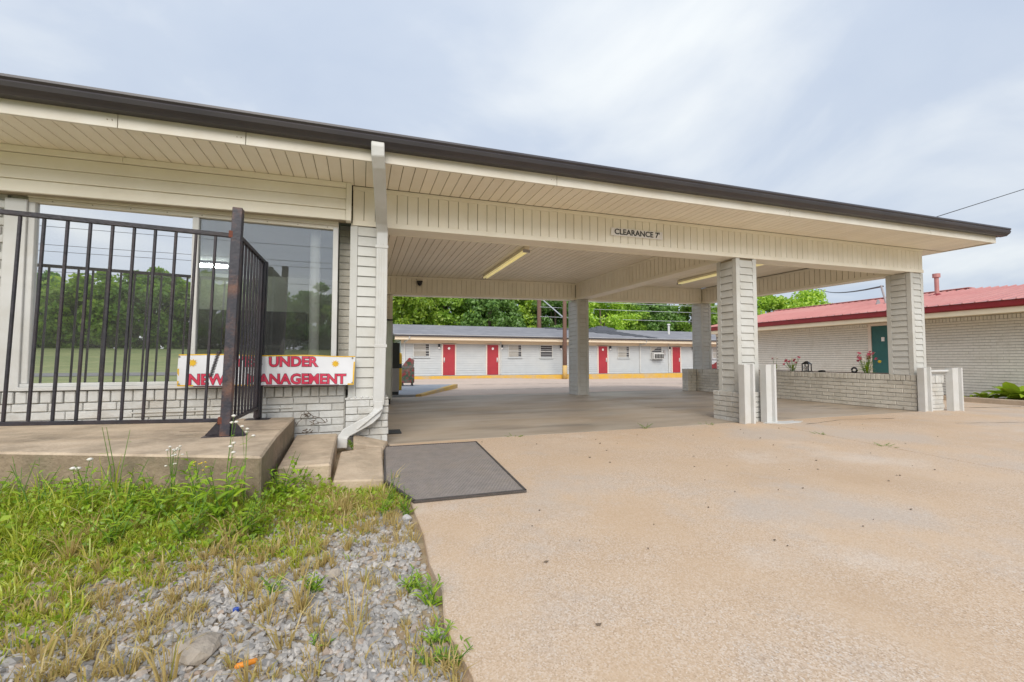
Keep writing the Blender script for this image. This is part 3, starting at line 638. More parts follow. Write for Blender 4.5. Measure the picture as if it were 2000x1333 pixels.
rp('base_plate', MB().box(-1.06, -.79, 3.64, 3.76, .30, .308), bev=.002)
rp('top_rail', MB().box(-3.6, -.956, 3.685, 3.712, 1.765, 1.797)); rp('bottom_rail', MB().box(-3.6, -.956, 3.685, 3.712, .405, .432))
x = -1.06
while x > -3.5:
    q = MB().box(x - .008, x + .008, 3.690, 3.707, .433, 1.764); rp('baluster', q, bev=.002); x -= .1215
for z in (1.785, .418): rp('weld', MB().box(-.972, -.94, 3.664, 3.69, z - .028, z + .028), 'rust_weld', .006)
# coil spring of the gate
pts = [(-.985 + .012 * math.cos(k * .9) - .00035 * k, 3.655 + .012 * math.sin(k * .9), .92 - k * .0016) for k in range(118)]
rp('gate_spring', MB().tube(pts, .003, 5), bev=0)
gt = thing('iron_gate', (-.9, 4.2, .3), 'black iron side gate of close bars between the railing post and the window wall', 'gate')
RG = T((-.92, 3.70, .30)) @ Euler((0, R(1.0), 0)).to_matrix().to_4x4() @ T((.92, -3.70, -.30))
def gpz(n, bb, bev=.002): return bb.build(n, 'black_iron', gt, bev, M=RG)
gpz('top_rail', MB().box(-.912, -.884, 3.74, 4.66, 1.765, 1.795)); gpz('bottom_rail', MB().box(-.912, -.884, 3.74, 4.66, .405, .43))
for i in range(8): y = 3.815 + i * .10; gpz('baluster', MB().box(-.906, -.890, y - .008, y + .008, .431, 1.764))
gpz('post', MB().box(-.925, -.873, 4.60, 4.655, .30, 1.79)); gpz('post', MB().box(-.92, -.876, 4.53, 4.574, .33, 1.763)); gpz('base_plate', MB().box(-1.0, -.80, 4.56, 4.70, .30, .308))

# ------------------------------------------------------------------ banner
bn = thing('banner', (-.8, 4.59, .62), 'white banner reading YES UNDER NEW MANAGEMENT in red letters with yellow stars', 'banner')
bv = []; NX = 60
def bz(x, t): return (.625 + .012 * (x + 1.53) / 1.46 * -1) + t * (.285 + .004 * math.sin(x * 9))
def byy(x, t): return 4.582 + .012 * math.sin(x * 6.5 + t * 2.6) + .004 * math.sin(x * 23 + t * 5)
for i in range(NX + 1):
    x = -1.525 + 1.462 * i / NX
    for j in range(5): bv.append((x + .01 * (j / 4), byy(x, j / 4), bz(x, j / 4)))
bf = [(i * 5 + j, i * 5 + 5 + j, i * 5 + 6 + j, i * 5 + j + 1) for i in range(NX) for j in range(4)]
q = MB().add(bv, bf); q.add([(a, b_ + .003, c) for a, b_, c in bv], [f[::-1] for f in bf]); q.build('banner_cloth', 'banner_white', bn, smooth=True)
def strip(x0, x1, t0, t1, name, mat, n=20, yo=-.002):
    vs = []
    for i in range(n + 1):
        x = x0 + (x1 - x0) * i / n; vs += [(x + .01 * t0, byy(x, t0) + yo, bz(x, t0)), (x + .01 * t1, byy(x, t1) + yo, bz(x, t1))]
    MB().add(vs, [(2 * i, 2 * i + 2, 2 * i + 3, 2 * i + 1) for i in range(n)]).build(name, mat, bn)
strip(-1.525, -.063, .965, 1.0, 'banner_edge', 'banner_yellow'); strip(-1.525, -1.40, 0, .04, 'banner_edge', 'banner_yellow'); strip(-.12, -.063, 0, .05, 'banner_edge', 'banner_yellow'); strip(-1.40, -.20, -.02, .012, 'banner_edge', 'banner_dark')
strip(-.076, -.063, .03, .80, 'banner_edge', 'banner_yellow', 2); strip(-1.525, -1.513, .03, .55, 'banner_edge', 'banner_yellow', 2); strip(-1.1, -.90, .0, .04, 'banner_edge', 'banner_yellow', 4)
def blet(body, cx, t, size, wdt):
    k_ = None
    for m_, bold, yo in (('banner_dark', .0072, -.0025), ('banner_red', .0036, -.0042)):
        me = text_mesh(body, size, bold, 0.0005)
        xs_ = [v.co.x for v in me.vertices]; w0 = max(xs_) - min(xs_); k_ = k_ or wdt / w0; ys_ = [v.co.y for v in me.vertices]; yc = (max(ys_) + min(ys_)) / 2
        for v in me.vertices:
            X = cx + v.co.x * k_; tt = t + (v.co.y - yc) / .285; z_ = bz(X, tt); y_ = byy(X, min(1, max(0, tt))) + yo - v.co.z; v.co = (X, y_, z_)
        link('lettering', me, m_, bn)
blet('YES', -.985, .78, .125, .25); blet('UNDER', -.605, .78, .125, .43); blet('NEW', -1.30, .21, .130, .29); blet('MANAGEMENT', -.565, .21, .130, .86)
for sx in (-1.41, -.235):
    vs = []
    for k in range(18):
        r_ = .037 if k % 2 == 0 else .022; a = 2 * math.pi * k / 18; vs.append((sx + r_ * math.cos(a), byy(sx, .75) - .004, bz(sx, .73) + r_ * math.sin(a)))
    MB().add(vs, [tuple(range(18))]).build('star', 'banner_yellow', bn)
for ex, et in ((-1.51, .93), (-.078, .93), (-1.51, .07), (-.078, .07), (-.80, .95)): MB().tube([(ex, byy(ex, et) - .006, bz(ex, et)), (ex, byy(ex, et) - .002, bz(ex, et))], .008, 10).build('eyelet', 'steel', bn)
# clearance sign
cs = thing('clearance_sign', (3.32, 4.66, 2.46), 'small white sign reading CLEARANCE 7 on the carport beam', 'sign')
box('sign_plate', (2.94, 3.72, 4.666, 4.672, 2.425, 2.525), 'sign_white', cs, .002, fn=lambda x, y, z: (x, y, z + (x - 3.33) * .0128 + .0))
me = text_mesh("CLEARANCE 7'", .098, .0022, .0008, width=1.0); 
wmax = max(v.co.x for v in me.vertices) - min(v.co.x for v in me.vertices)
link('lettering', me, 'sign_black', cs, T((3.33, 4.664, 2.474)) @ Euler((R(90), R(-.73), 0)).to_matrix().to_4x4() @ Matrix.Diagonal((.68 / wmax, 1, 1, 1)))
# lamps under the carport
def flu(x, y0, y1, label):
    z = SZ + zr(x, (y0 + y1) / 2) - .006
    t = thing('fluorescent_lamp', (x, (y0 + y1) / 2, z), label, 'lamp', 'fluorescent lamps under the carport ceiling')
    MB().add([(x - .05, y0, z), (x + .05, y0, z), (x + .035, y0, z - .05), (x - .035, y0, z - .05), (x - .05, y1, z), (x + .05, y1, z), (x + .035, y1, z - .05), (x - .035, y1, z - .05)], [(0, 1, 2, 3), (7, 6, 5, 4), (0, 4, 5, 1), (1, 5, 6, 2), (2, 6, 7, 3), (3, 7, 4, 0)]).build('housing', 'lamp_housing', t, .004)
    for s in (-1, 1): MB().tube([(x + s * .032, y0 + .04, z - .068), (x + s * .032, y1 - .04, z - .068)], .019, 10).build('tube', 'lamp_tube', t, smooth=True)
    for yy in (y0, y1 - .035): MB().box(x - .06, x + .06, yy, yy + .035, z - .095, z - .0505).build('end_cap', 'cabinet_grey', t, .003)
flu(2.50, 6.45, 8.95, 'long yellowed fluorescent lamp on the carport ceiling near the office'); flu(7.22, 6.05, 8.5, 'long yellowed fluorescent lamp in the farther carport bay')
t = thing('security_camera', (1.18, 9.5, 2.5), 'small black dome camera on the rear carport beam', 'camera')
MB().box(1.12, 1.24, 9.44, 9.535, 2.535, 2.565).build('bracket', 'black_plastic', t, .005)
MB().tube([(1.18, 9.47, 2.53), (1.18, 9.47, 2.50), (1.18, 9.47, 2.47), (1.18, 9.47, 2.455)], [.05, .048, .032, .01], 12).build('dome', 'black_plastic', t, smooth=True)

# ------------------------------------------------------------------ things inside the office
t = thing('office_counter', (-1.6, 7.2, .32), 'pale reception counter inside the office behind the glass', 'counter')
box('counter_front', (-3.8, -.9, 7.2, 7.8, .32, 1.02), 'office_wall', t); box('counter_top', (-3.85, -.85, 7.12, 7.85, 1.021, 1.07), 'blind', t, .004); box('shelf_unit', (-3.7, -1.0, 9.0, 9.28, .33, 1.75), 'office_dark', t)
box('side_cabinet', (-.75, -.1, 8.2, 9.2, .33, 1.9), 'office_wall', t, .005)
t = thing('wood_box', (-1.75, 7.4, 1.07), 'orange wooden box standing on the reception counter', 'box')
box('box_body', (-1.9, -1.6, 7.3, 7.6, 1.072, 1.30), 'wood_orange', t, .006); box('box_lid', (-1.91, -1.59, 7.29, 7.61, 1.302, 1.325), 'wood_orange', t, .004)
t = thing('monitor', (-.62, 5.2, .62), 'black computer monitor seen from behind just inside the glass', 'monitor')
MB().add([(-.86, 5.2, .87), (-.50, 5.14, .87), (-.48, 5.16, 1.07), (-.80, 5.22, 1.085), (-.86, 5.24, .87), (-.50, 5.18, .87), (-.48, 5.19, 1.07), (-.80, 5.25, 1.085)], [(0, 1, 2, 3), (7, 6, 5, 4), (0, 4, 5, 1), (1, 5, 6, 2), (2, 6, 7, 3), (3, 7, 4, 0)]).build('screen_case', 'black_plastic', t, .006)
MB().box(-.72, -.60, 5.2, 5.26, .62, .875).build('stand', 'black_plastic', t, .004)
t = thing('desk', (-.7, 5.3, .32), 'low desk under the monitor inside the window', 'desk'); box('desk_top', (-1.3, -.25, 5.0, 5.55, .585, .62), 'blind', t, .004)
for a in (-1.27, -.30):
    for c in (5.03, 5.5): box('leg', (a, a + .04, c, c + .04, .32, .584), 'office_dark', t)
t = tag(MB().tube([(-.462, 4.90, .33), (-.462, 4.90, 2.45)], .050, 16).build('round_post', 'white_metal', smooth=True), 'white round post just inside the office window', 'post')
t = thing('ceiling_lamp', (-2.34, 8.3, 2.45), 'lit fluorescent lamp on the office ceiling inside', 'lamp')
box('lamp_base', (-2.60, -2.1, 8.2, 8.4, 2.42, 2.45), 'white_metal', t); MB().tube([(-2.58, 8.3, 2.395), (-2.12, 8.3, 2.395)], .022, 8).build('tube', 'tube_lit', t)

# ------------------------------------------------------------------ machines beside the office
t = thing('ice_machine', (.35, 9.2, 0), 'tall stainless steel ice machine against the office side wall', 'machine')
MB().box(.22, .565, 8.7, 9.45, .10, 1.62).build('cabinet', 'steel', t, .01); MB().box(.24, .55, 8.72, 9.43, .0, .099).build('base', 'black_plastic', t); MB().box(.566, .58, 8.72, 9.43, .15, 1.58).build('door', 'steel', t, .004)
MB().box(.581, .60, 8.80, 8.83, .7, 1.2).build('handle', 'black_plastic', t, .004); MB().box(.205, .58, 8.69, 9.46, 1.621, 1.645).build('lid', 'black_plastic', t, .004)
t = thing('outdoor_cabinet', (.76, 10.4, .045), 'narrow outdoor cabinet with black upper half and grey lower half', 'cabinet')
MB().box(.665, .84, 10.35, 10.75, .12, .66).build('lower_door', 'cabinet_grey', t, .006); MB().box(.655, .85, 10.345, 10.76, .661, 1.25).build('upper_panel', 'black_plastic', t, .006); MB().box(.67, .835, 10.36, 10.74, .046, .119).build('base', 'black_plastic', t)
t = thing('bollard', (1.0, 12.0, .045), 'yellow bollard with a black band behind the outdoor cabinet', 'bollard')
MB().tube([(.99, 12, .046), (.99, 12, .98), (.99, 12, 1.03), (.99, 12, 1.05)], [.055, .055, .04, .01], 14).build('pipe', 'banner_yellow', t, smooth=True); MB().tube([(.99, 12, .63), (.99, 12, .75)], .058, 14).build('band', 'black_plastic', t)
t = thing('laundry_cart', (1.35, 14.0, .045), 'laundry cart in red and green camouflage cloth with a tilted bundle on top', 'cart')
MB().box(1.19, 1.58, 13.75, 14.15, .14, .62).build('cart_bag', 'camo', t, .02); MB().add([(1.20, 13.78, .625), (1.56, 13.78, .625), (1.58, 13.8, .86), (1.42, 13.8, .93), (1.20, 14.1, .625), (1.56, 14.1, .625), (1.58, 14.08, .84), (1.42, 14.08, .90)], [(0, 1, 2, 3), (7, 6, 5, 4), (0, 4, 5, 1), (1, 5, 6, 2), (2, 6, 7, 3), (3, 7, 4, 0)]).build('bundle', 'camo', t, .02)
MB().box(1.18, 1.59, 13.74, 14.16, .62, .635).build('rim', 'cabinet_grey', t, .004)
for a in (1.24, 1.53):
    for c in (13.8, 14.1): MB().tube([(a - .015, c, .092), (a + .015, c, .092)], .046, 10).build('wheel', 'black_plastic', t)

# ------------------------------------------------------------------ rear motel wing
mo = thing('motel_wing', (13, 29, -.19), 'long white single-storey motel wing with red doors and grey shingle roof', 'building')
MX0, MX1, MY = 2.45, 46.0, 29.0
b = MB(); lap = .16; z = -.19
while z < 2.05:
    b.add([(MX0, MY - .035, z), (MX1, MY - .035, z), (MX1, MY - .004, z + lap), (MX0, MY - .004, z + lap)], [(0, 1, 2, 3)]); b.add([(MX0, MY - .004, z + lap), (MX1, MY - .004, z + lap), (MX1, MY - .035, z + lap), (MX0, MY - .035, z + lap)], [(0, 1, 2, 3)]); z += lap
b.box(MX0, MX1, MY, 37, -.5, 2.1); wall = b.build('wall', 'motel_white', mo)
ez = 2.30
b = MB().add([(MX0 - .5, 28.15, ez + .16), (MX1, 28.15, ez + .16), (MX1, 33, ez + 1.18), (MX0 - .75, 33, ez + 1.18), (MX0 - .5, 37.8, ez + .16), (MX1, 37.8, ez + .16)], [(0, 1, 2, 3), (3, 2, 5, 4), (0, 3, 4), (0, 4, 5, 1)])
mroof = b.build('roof', 'motel_roof', mo)
box('gutter', (MX0 - .5, MX1, 28.04, 28.14, ez + .05, ez + .15), 'gutter_brown', mo); box('drip_edge', (MX0 - .5, MX1, 28.05, 28.15, ez + .152, ez + .175), 'white_metal', mo)
box('fascia', (MX0 - .45, MX1, 28.16, 28.19, ez - .16, ez + .15), 'motel_trim', mo); box('eave_soffit', (MX0 - .45, MX1, 28.192, 29.0, ez - .15, ez - .13), 'motel_trim', mo)
box('frieze', (MX0, MX1, 28.93, 28.975, 1.92, ez - .152), 'motel_trim', mo)
MB().add([(MX0 + .01, 28.9, ez - .15), (MX0 + .01, 36.9, ez - .15), (MX0 + .01, 33, ez + 1.0), (MX0 + .03, 28.9, ez - .15), (MX0 + .03, 36.9, ez - .15), (MX0 + .03, 33, ez + 1.0)], [(0, 1, 2), (5, 4, 3), (0, 3, 4, 1), (1, 4, 5, 2), (2, 5, 3, 0)]).build('gable', 'white_vinyl', mo)
def mdoor(x0, x1, knob, num=True):
    d_ = box('door', (x0, x1, MY - .055, MY - .021, -.185, 1.885), 'door_red', mo, .004)
    for a in ((x0 - .09, x0 - .002, MY - .07, MY - .015, -.188, 1.96), (x1 + .002, x1 + .09, MY - .07, MY - .015, -.188, 1.96), (x0 - .002, x1 + .002, MY - .07, MY - .015, 1.887, 1.96)): box('door_frame', a, 'door_frame', d_)
    k = x0 + .08 if knob < 0 else x1 - .08
    MB().tube([(k, MY - .056, .75), (k, MY - .11, .75)], [.02, .04], 10).build('knob', 'steel', d_); box('lock_plate', (k - .04, k + .04, MY - .062, MY - .056, .68, 1.0), 'white_metal', d_, .003)
    if num: MB().tube([((x0 + x1) / 2, MY - .056, 1.62), ((x0 + x1) / 2, MY - .066, 1.62)], .085, 14).build('number_plate', 'sign_white', d_)
    return d_
mdoor(5.19, 6.00, -1); mdoor(8.26, 9.07, 1); mdoor(14.9, 15.7, 1); mdoor(17.03, 17.80, 1); mdoor(23.85, 24.62, 1, False); mdoor(31.5, 32.3, 1)
def mwin(x0, x1, z0, z1, cover=None):
    w_ = box('window', (x0, x1, MY - .03, MY - .021, z0, z1), 'dark_glass', mo)
    for a in ((x0 - .05, x0, z0 - .05, z1 + .05), (x1, x1 + .05, z0 - .05, z1 + .05), (x0, x1, z1, z1 + .05), (x0, x1, (z0 + z1) / 2 - .025, (z0 + z1) / 2 + .025)): box('window_frame', (a[0], a[1], MY - .075, MY - .024, a[2], a[3]), 'white_metal', w_)
    box('window_sill', (x0 - .08, x1 + .08, MY - .10, MY - .024, z0 - .12, z0 - .051), 'motel_white', w_)
    if cover:
        n = 12; 
        for i in range(n): piece('blind_slat', (x1 - x0 - .22, .008, (z1 - z0) * .98 / n - .012), T(((x0 + x1) / 2 - .10, MY - .038, z0 + (i + .5) * (z1 - z0) / n)), cover, w_, .001)
    return w_
mwin(3.27, 4.26, 1.09, 1.88, 'blind'); mwin(9.85, 10.78, 1.07, 1.88, 'blind'); mwin(12.27, 13.18, 1.05, 1.87); mwin(18.76, 19.74, 1.05, 1.86, 'blind'); wa = mwin(21.78, 22.80, .98, 1.85); mwin(28.0, 29.0, 1.0, 1.84, 'blind'); mwin(34, 35, 1.0, 1.84, 'blind')
ac = box('air_conditioner', (21.82, 22.76, MY - .42, MY - .03, .90, 1.38), 'white_metal', mo, .02)
for i in range(6): box('grille', (21.87 + i * .145, 21.98 + i * .145, MY - .432, MY - .421, .96, 1.30), 'office_dark', ac)
MB().add([(21.80, MY - .035, 1.45), (22.4, MY - .035, 1.83), (21.80, MY - .035, 1.83), (21.80, MY - .045, 1.45), (22.4, MY - .045, 1.83), (21.80, MY - .045, 1.83)], [(0, 1, 2), (5, 4, 3), (0, 3, 4, 1), (1, 4, 5, 2), (2, 5, 3, 0)]).build('curtain', 'blind', wa)
for x in (4.92, 9.33, 13.88, 18.05, 23.55, 25.9):
    wl = box('wall_lamp', (x - .06, x + .06, MY - .16, MY - .022, 1.70, 1.90), 'black_plastic', mo, .01); MB().tube([(x, MY - .10, 1.70), (x, MY - .10, 1.60), (x, MY - .10, 1.57)], [.06, .065, .03], 10).build('lamp_globe', 'sign_white', wl, smooth=True)
for x in (2.62, 9.2, 14.0, 20.7, 23.45): box('downspout', (x, x + .08, MY - .12, MY - .03, -.18, 2.12), 'white_metal', mo, .006)
MB().sweep([(20.75, 28.08, ez + .02), (20.85, 28.3, ez - .2), (20.74, 28.86, 2.0)], .09, .07).build('downspout_elbow', 'white_metal', mo); MB().sweep([(2.9, 28.08, ez + .05), (2.9, 28.12, ez - .08), (2.66, 28.86, 2.0)], .09, .07).build('downspout_elbow', 'white_metal', mo)
box('electric_box', (23.0, 23.15, MY - .12, MY - .022, 1.25, 1.62), 'cabinet_grey', mo, .008); box('eave_vent', (25.2, 25.6, 28.14, 28.16, ez - .10, ez + .02), 'office_dark', mo)
# stepped patch of darker shingles
def rz_(y): return ez + .16 + (y - 28.15) * (1.02 / 4.85)
for i in range(9):
    y0 = 28.5 + i * .52; x1 = 22.1 - i * .28 ; x0 = 21.3 - i * .85 - (0.0 if i < 7 else .2)
    n_ = 3
    for k in range(n_):
        a = x0 + (x1 - x0) * k / n_; c = x0 + (x1 - x0) * (k + 1) / n_ - .01
        MB().add([(a, y0, rz_(y0) + .05), (c, y0, rz_(y0) + .05), (c, y0 + .53, rz_(y0 + .53) + .025), (a, y0 + .53, rz_(y0 + .53) + .025), (a, y0, rz_(y0) + .005), (c, y0, rz_(y0) + .005), (c, y0 + .53, rz_(y0 + .53) + .002), (a, y0 + .53, rz_(y0 + .53) + .002)], [(0, 1, 2, 3), (7, 6, 5, 4), (0, 4, 5, 1), (1, 5, 6, 2), (2, 6, 7, 3), (3, 7, 4, 0)]).build('shingle', 'motel_roof_dark', mroof)
for i, (a, c, h) in enumerate(((18.4, 20.9, .16), (18.9, 20.3, .28))): MB().add([(a, 32.3, ez + 1.03), (c, 32.3, ez + 1.03), (c, 33.6, ez + 1.03), (a, 33.6, ez + 1.03), (a + .3, 32.9, ez + 1.18 + h), (c - .1, 32.9, ez + 1.18 + h)], [(0, 1, 5, 4), (1, 2, 5), (2, 3, 4, 5), (3, 0, 4)]).build('roof_hump', 'motel_roof_dark', mroof)
vp = MB().tube([(25.2, 31.0, ez + .6), (25.2, 31.0, ez + 1.55)], .09, 10).build('vent_pipe', 'white_metal', mo); MB().tube([(25.2, 31, ez + 1.55), (25.2, 31, ez + 1.66)], [.15, .13], 10).build('vent_cap', 'white_metal', vp)
# red porch roof scrap and car beyond the back column
t = thing('parked_car', (28.6, 24.6, -.3), 'dark red parked car glimpsed between the two right carport columns', 'car')
cx, cyy = 27.9, 24.4; cz = g_lot(cx, cyy)
prof = [(0, .25), (0, .62), (.55, .80), (1.25, .88), (1.75, 1.36), (3.0, 1.40), (3.75, .95), (4.25, .88), (4.3, .3)]
MB().add([(cx + sgn * .82 * (1 if z_ < .95 else .86), cyy + a, cz + z_) for sgn in (-1, 1) for a, z_ in prof], [tuple(range(len(prof))), tuple(range(2 * len(prof) - 1, len(prof) - 1, -1))] + [(i, len(prof) + i, len(prof) + (i + 1) % len(prof), (i + 1) % len(prof)) for i in range(len(prof))]).build('body', 'car_red', t, .05, smooth=False)
MB().add([(cx - .70, cyy + 1.27, cz + .93), (cx + .70, cyy + 1.27, cz + .93), (cx + .62, cyy + 1.70, cz + 1.335), (cx - .62, cyy + 1.70, cz + 1.335)], [(0, 1, 2, 3)]).build('windshield', 'dark_glass', t, M=T((0, -.03, .02)))
for s in (-.78, .78):
    for a in (.85, 3.45):
        wh = MB().tube([(cx + s - .1, cyy + a, cz + .31), (cx + s + .1, cyy + a, cz + .31)], .31, 18).build('wheel', 'black_plastic', t); MB().tube([(cx + s - .11, cyy + a, cz + .31), (cx + s + .11, cyy + a, cz + .31)], .18, 14).build('rim', 'steel', wh)
for s in (-.6, .6): MB().box(cx + s - .15, cx + s + .15, cyy - .02, cyy + .03, cz + .5, cz + .62).build('headlight', 'sign_white', t, .01)

# ------------------------------------------------------------------ utility poles and wires
def pole(x, y, h, r, label, base=None, z0=0):
    t = thing('utility_pole', (x, y, z0), label, 'pole')
    MB().tube([(x, y, z0 - .3), (x, y, z0 + h * .5), (x, y, z0 + h)], [r, r * .88, r * .75], 14).build('shaft', 'pole_wood', t, smooth=True)
    MB().box(x - 1.1, x + 1.1, y - .06, y + .06, z0 + h - .6, z0 + h - .48).build('crossarm', 'pole_wood', t, .01)
    for s in (-1, -.4, .4, 1): MB().tube([(x + s, y, z0 + h - .48), (x + s, y, z0 + h - .33)], [.04, .03], 8).build('insulator', 'cabinet_grey', t)
    if base: MB().tube([(x, y, z0 - .1), (x, y, z0 + base)], r * 1.06, 14).build('painted_base', 'kerb_yellow', t, smooth=True)
pole(13.40, 27.3, 8.2, .155, 'brown utility pole with a yellow painted base at the motel kerb', .82, -.36)
pole(15.8, 37.6, 8.6, .24, 'thick brown utility pole rising behind the motel roof', None, -.45)
def wire(pts, r, mat, label, sag=0.0):
    P = []
    for a, c in zip(pts[:-1], pts[1:]):
        for k in range(10):
            s = k / 10; P.append((a[0] + (c[0] - a[0]) * s, a[1] + (c[1] - a[1]) * s, a[2] + (c[2] - a[2]) * s - sag * 4 * s * (1 - s)))
    P.append(pts[-1]); return tag(MB().tube(P, r, 5).build('overhead_wire', mat), label, 'wire')
wire([(15.6, 37.5, 6.9), (13.5, 27.4, 3.7)], .05, 'wire_pale', 'pale guy wire slanting down to the pole at the motel kerb')
wire([(15.8, 37.4, 4.9), (60, 37.2, 5.4)], .022, 'wire_pale', 'lowest pale wire crossing in front of the trees behind the motel', .2)
wire([(15.8, 37.4, 5.8), (60, 37.2, 6.5)], .022, 'wire_pale', 'middle pale wire crossing in front of the trees behind the motel', .2)
wire([(15.8, 37.4, 6.5), (60, 37.2, 7.2)], .022, 'wire_pale', 'topmost pale wire crossing in front of the trees behind the motel', .2)
wire([(16.2, 9.4, 5.0), (30.5, 9.0, 9.4)], .014, 'wire_black', 'black wire rising to the right above the carport gutter', .0)
wire([(48, 34, 8.7), (16.05, 9.3, 3.25)], .03, 'wire_black', 'thin service wire running from the trees to the red roof', .3)
for i, (z, yy) in enumerate(((7.2, -19.0), (6.3, -19.2), (5.9, -18.9), (4.9, -19.1))):
    wire([(-60, yy, z + 1.6), (0, yy, z + .5), (60, yy, z - .5)], .013, 'wire_black', ['highest', 'second highest', 'third', 'lowest'][i] + ' roadside wire mirrored in the office window', .4)

# ------------------------------------------------------------------ red-roofed annex
an = thing('brick_annex', (14.5, 9, -.1), 'pale painted brick motel annex with red metal roof and green door', 'building')
AX = 14.5; AY0, AY1 = 1.0, 14.8
aw = box('wall', (AX + .012, 22, AY0, AY1, -.3, 1.95), 'annex_mortar', an)
# brickwork too fine to pick apart: joined into one part, door opening left free
b = MB(); rs = random.Random(5)
z = -.2; c = 0
while z < 1.80:
    y = AY0 + (c % 2) * .1
    while y < AY1 - .2:
        ya, yb = y + .0015, y + .2085; o_ = rs.uniform(-.002, .003)
        if ya < 8.51: yb = min(yb, 8.195)
        else: ya = max(ya, 8.835)
        if yb - ya > .02: b.box(AX - o_, AX + .04, ya, yb, z + .006, z + .0645)
        y += .21
    z += .0705; c += 1
zt = z
y = AY0
while y < AY1:
    if not (8.13 < y < 8.83): o_ = rs.uniform(-.002, .004); b.box(AX - .006 - o_, AX + .04, y + .004, y + .064, zt + .002, 1.938)
    y += .072
b.build('brickwork', 'annex_brick', an, kind='stuff')
gd = box('door', (AX - .01, AX + .02, 8.28, 8.74, -.1, 1.86), 'door_green', an, .003)
for a in ((8.20, 8.277, -.1, 1.94), (8.743, 8.83, -.1, 1.94), (8.277, 8.743, 1.862, 1.94)): box('door_frame', (AX - .03, AX + .03, a[0], a[1], a[2], a[3]), 'door_frame', gd)
box('number_plate', (AX - .02, AX - .011, 8.40, 8.48, 1.40, 1.52), 'sign_white', gd)
sf = box('eave_soffit', (13.87, AX + .05, AY0 - .5, AY1, 1.95, 1.965), 'annex_soffit', an); box('fascia', (13.84, 13.868, AY0 - .5, AY1, 1.93, 2.06), 'annex_soffit', an)
# gutter in red, profile
b = MB(); g3 = [(0, .0), (-.02, 0), (-.055, .03), (-.06, .13), (-.07, .15), (0, .15)]
b.add([(13.838 + q[0], y, 2.055 + q[1]) for y in (AY0 - .5, AY1) for q in g3], [(k, (k + 1) % 6, 6 + (k + 1) % 6, 6 + k) for k in range(6)] + [tuple(range(6)), tuple(6 + k for k in range(6))]); b.build('gutter', 'red_fascia', an)
def az(x): return 2.215 + (x - 13.75) * (.86 / 4.25)
b = MB(); HY = 8.0
b.add([(13.75, AY0 - .5, az(13.75)), (13.75, AY1, az(13.75)), (18, AY1, az(18)), (18, HY, az(18)), (22.3, AY0 - .5, az(13.75)), (22.3, AY1, az(13.75))], [(0, 3, 2, 1), (0, 4, 3), (3, 4, 5, 2), (0, 1, 5, 4)])
ar = b.build('roof', 'red_metal', an)
b = MB(); y = AY0
while y < AY1:
    x1 = 18 if y > HY else 13.75 + (18 - 13.75) * max(.02, (y - AY0 + .5) / (HY - AY0 + .5))
    b.add([(13.735, y - .022, az(13.735) + .001), (13.735, y, az(13.735) + .035), (13.735, y + .022, az(13.735) + .001), (x1, y - .022, az(x1) + .001), (x1, y, az(x1) + .035), (x1, y + .022, az(x1) + .001)], [(0, 1, 2), (0, 3, 4, 1), (1, 4, 5, 2), (5, 4, 3)]); y += .23
b.build('roof_ribs', 'red_metal', ar, kind='stuff')
box('ridge_cap', (17.88, 18.12, HY, AY1, az(18) + .02, az(18) + .05), 'red_metal', ar, .01)
vp = MB().tube([(17, 8.37, az(17) - .05), (17, 8.37, 3.46)], .055, 12).build('vent_pipe', 'red_metal', an); MB().tube([(17, 8.37, 3.43), (17, 8.37, 3.55)], [.095, .095], 12).build('vent_cap', 'red_metal', vp); MB().tube([(17, 8.37, az(17) - .02), (17, 8.37, az(17) + .05)], [.14, .07], 12).build('flashing', 'red_fascia', vp)
ms = MB().tube([(16, 9.18, az(16) - .05), (16.0, 9.32, 3.28)], .03, 8).build('service_mast', 'cabinet_grey', an); MB().tube([(16.05, 9.45, az(16)), (16.05, 9.45, az(16) + .16)], [.07, .03], 8).build('insulator', 'cabinet_grey', ms)
# planter kerb and plants
pk = MB().box(13.46, 13.6, 2.0, 7.9, -.4, -.02).build('planter_kerb', 'kerb_stone', None, .015); tag(pk, 'low stone kerb of the flower bed beside the annex wall', 'kerb')
bed = MB().box(13.602, 14.49, 2.0, 7.9, -.4, -.06).build('flower_bed', 'mulch', None); bed['kind'] = 'structure'; bed['label'] = 'dark mulch bed along the annex wall'

# ------------------------------------------------------------------ foliage
def leaf_quads(cent, nrm, size, asp=1.6, fold=.25, jit=rng):
    # cent (n,3), returns verts, faces of folded leaves made of 2 quads -> 4 tris each, here 2 tris each
    n = len(cent); d_ = jit.normal(size=(n, 3)); d_ /= np.linalg.norm(d_, axis=1)[:, None]
    a = np.cross(d_, jit.normal(size=(n, 3))); a /= np.linalg.norm(a, axis=1)[:, None]; c = np.cross(d_, a)
    s = size * jit.uniform(.6, 1.3, n)[:, None]
    p0 = cent - d_ * s * asp * .5; p2 = cent + d_ * s * asp * .5; p1 = cent + a * s * .5 + c * s * fold * .5; p3 = cent - a * s * .5 + c * s * fold * .5
    v = np.stack([p0, p1, p2, p3], 1).reshape(-1, 3); f = np.arange(4 * n).reshape(-1, 4); return v, f
def np_mesh(name, v, f):
    me = bpy.data.meshes.new(name); k = f.shape[1]; me.vertices.add(len(v)); me.vertices.foreach_set('co', np.asarray(v, np.float32).ravel())
    me.loops.add(f.size); me.loops.foreach_set('vertex_index', f.astype(np.int32).ravel()); me.polygons.add(len(f)); me.polygons.foreach_set('loop_start', np.arange(0, f.size, k, dtype=np.int32)); me.polygons.foreach_set('loop_total', np.full(len(f), k, np.int32))
    me.polygons.foreach_set('use_smooth', np.zeros(len(f), bool)); me.update(); me.validate(); return me
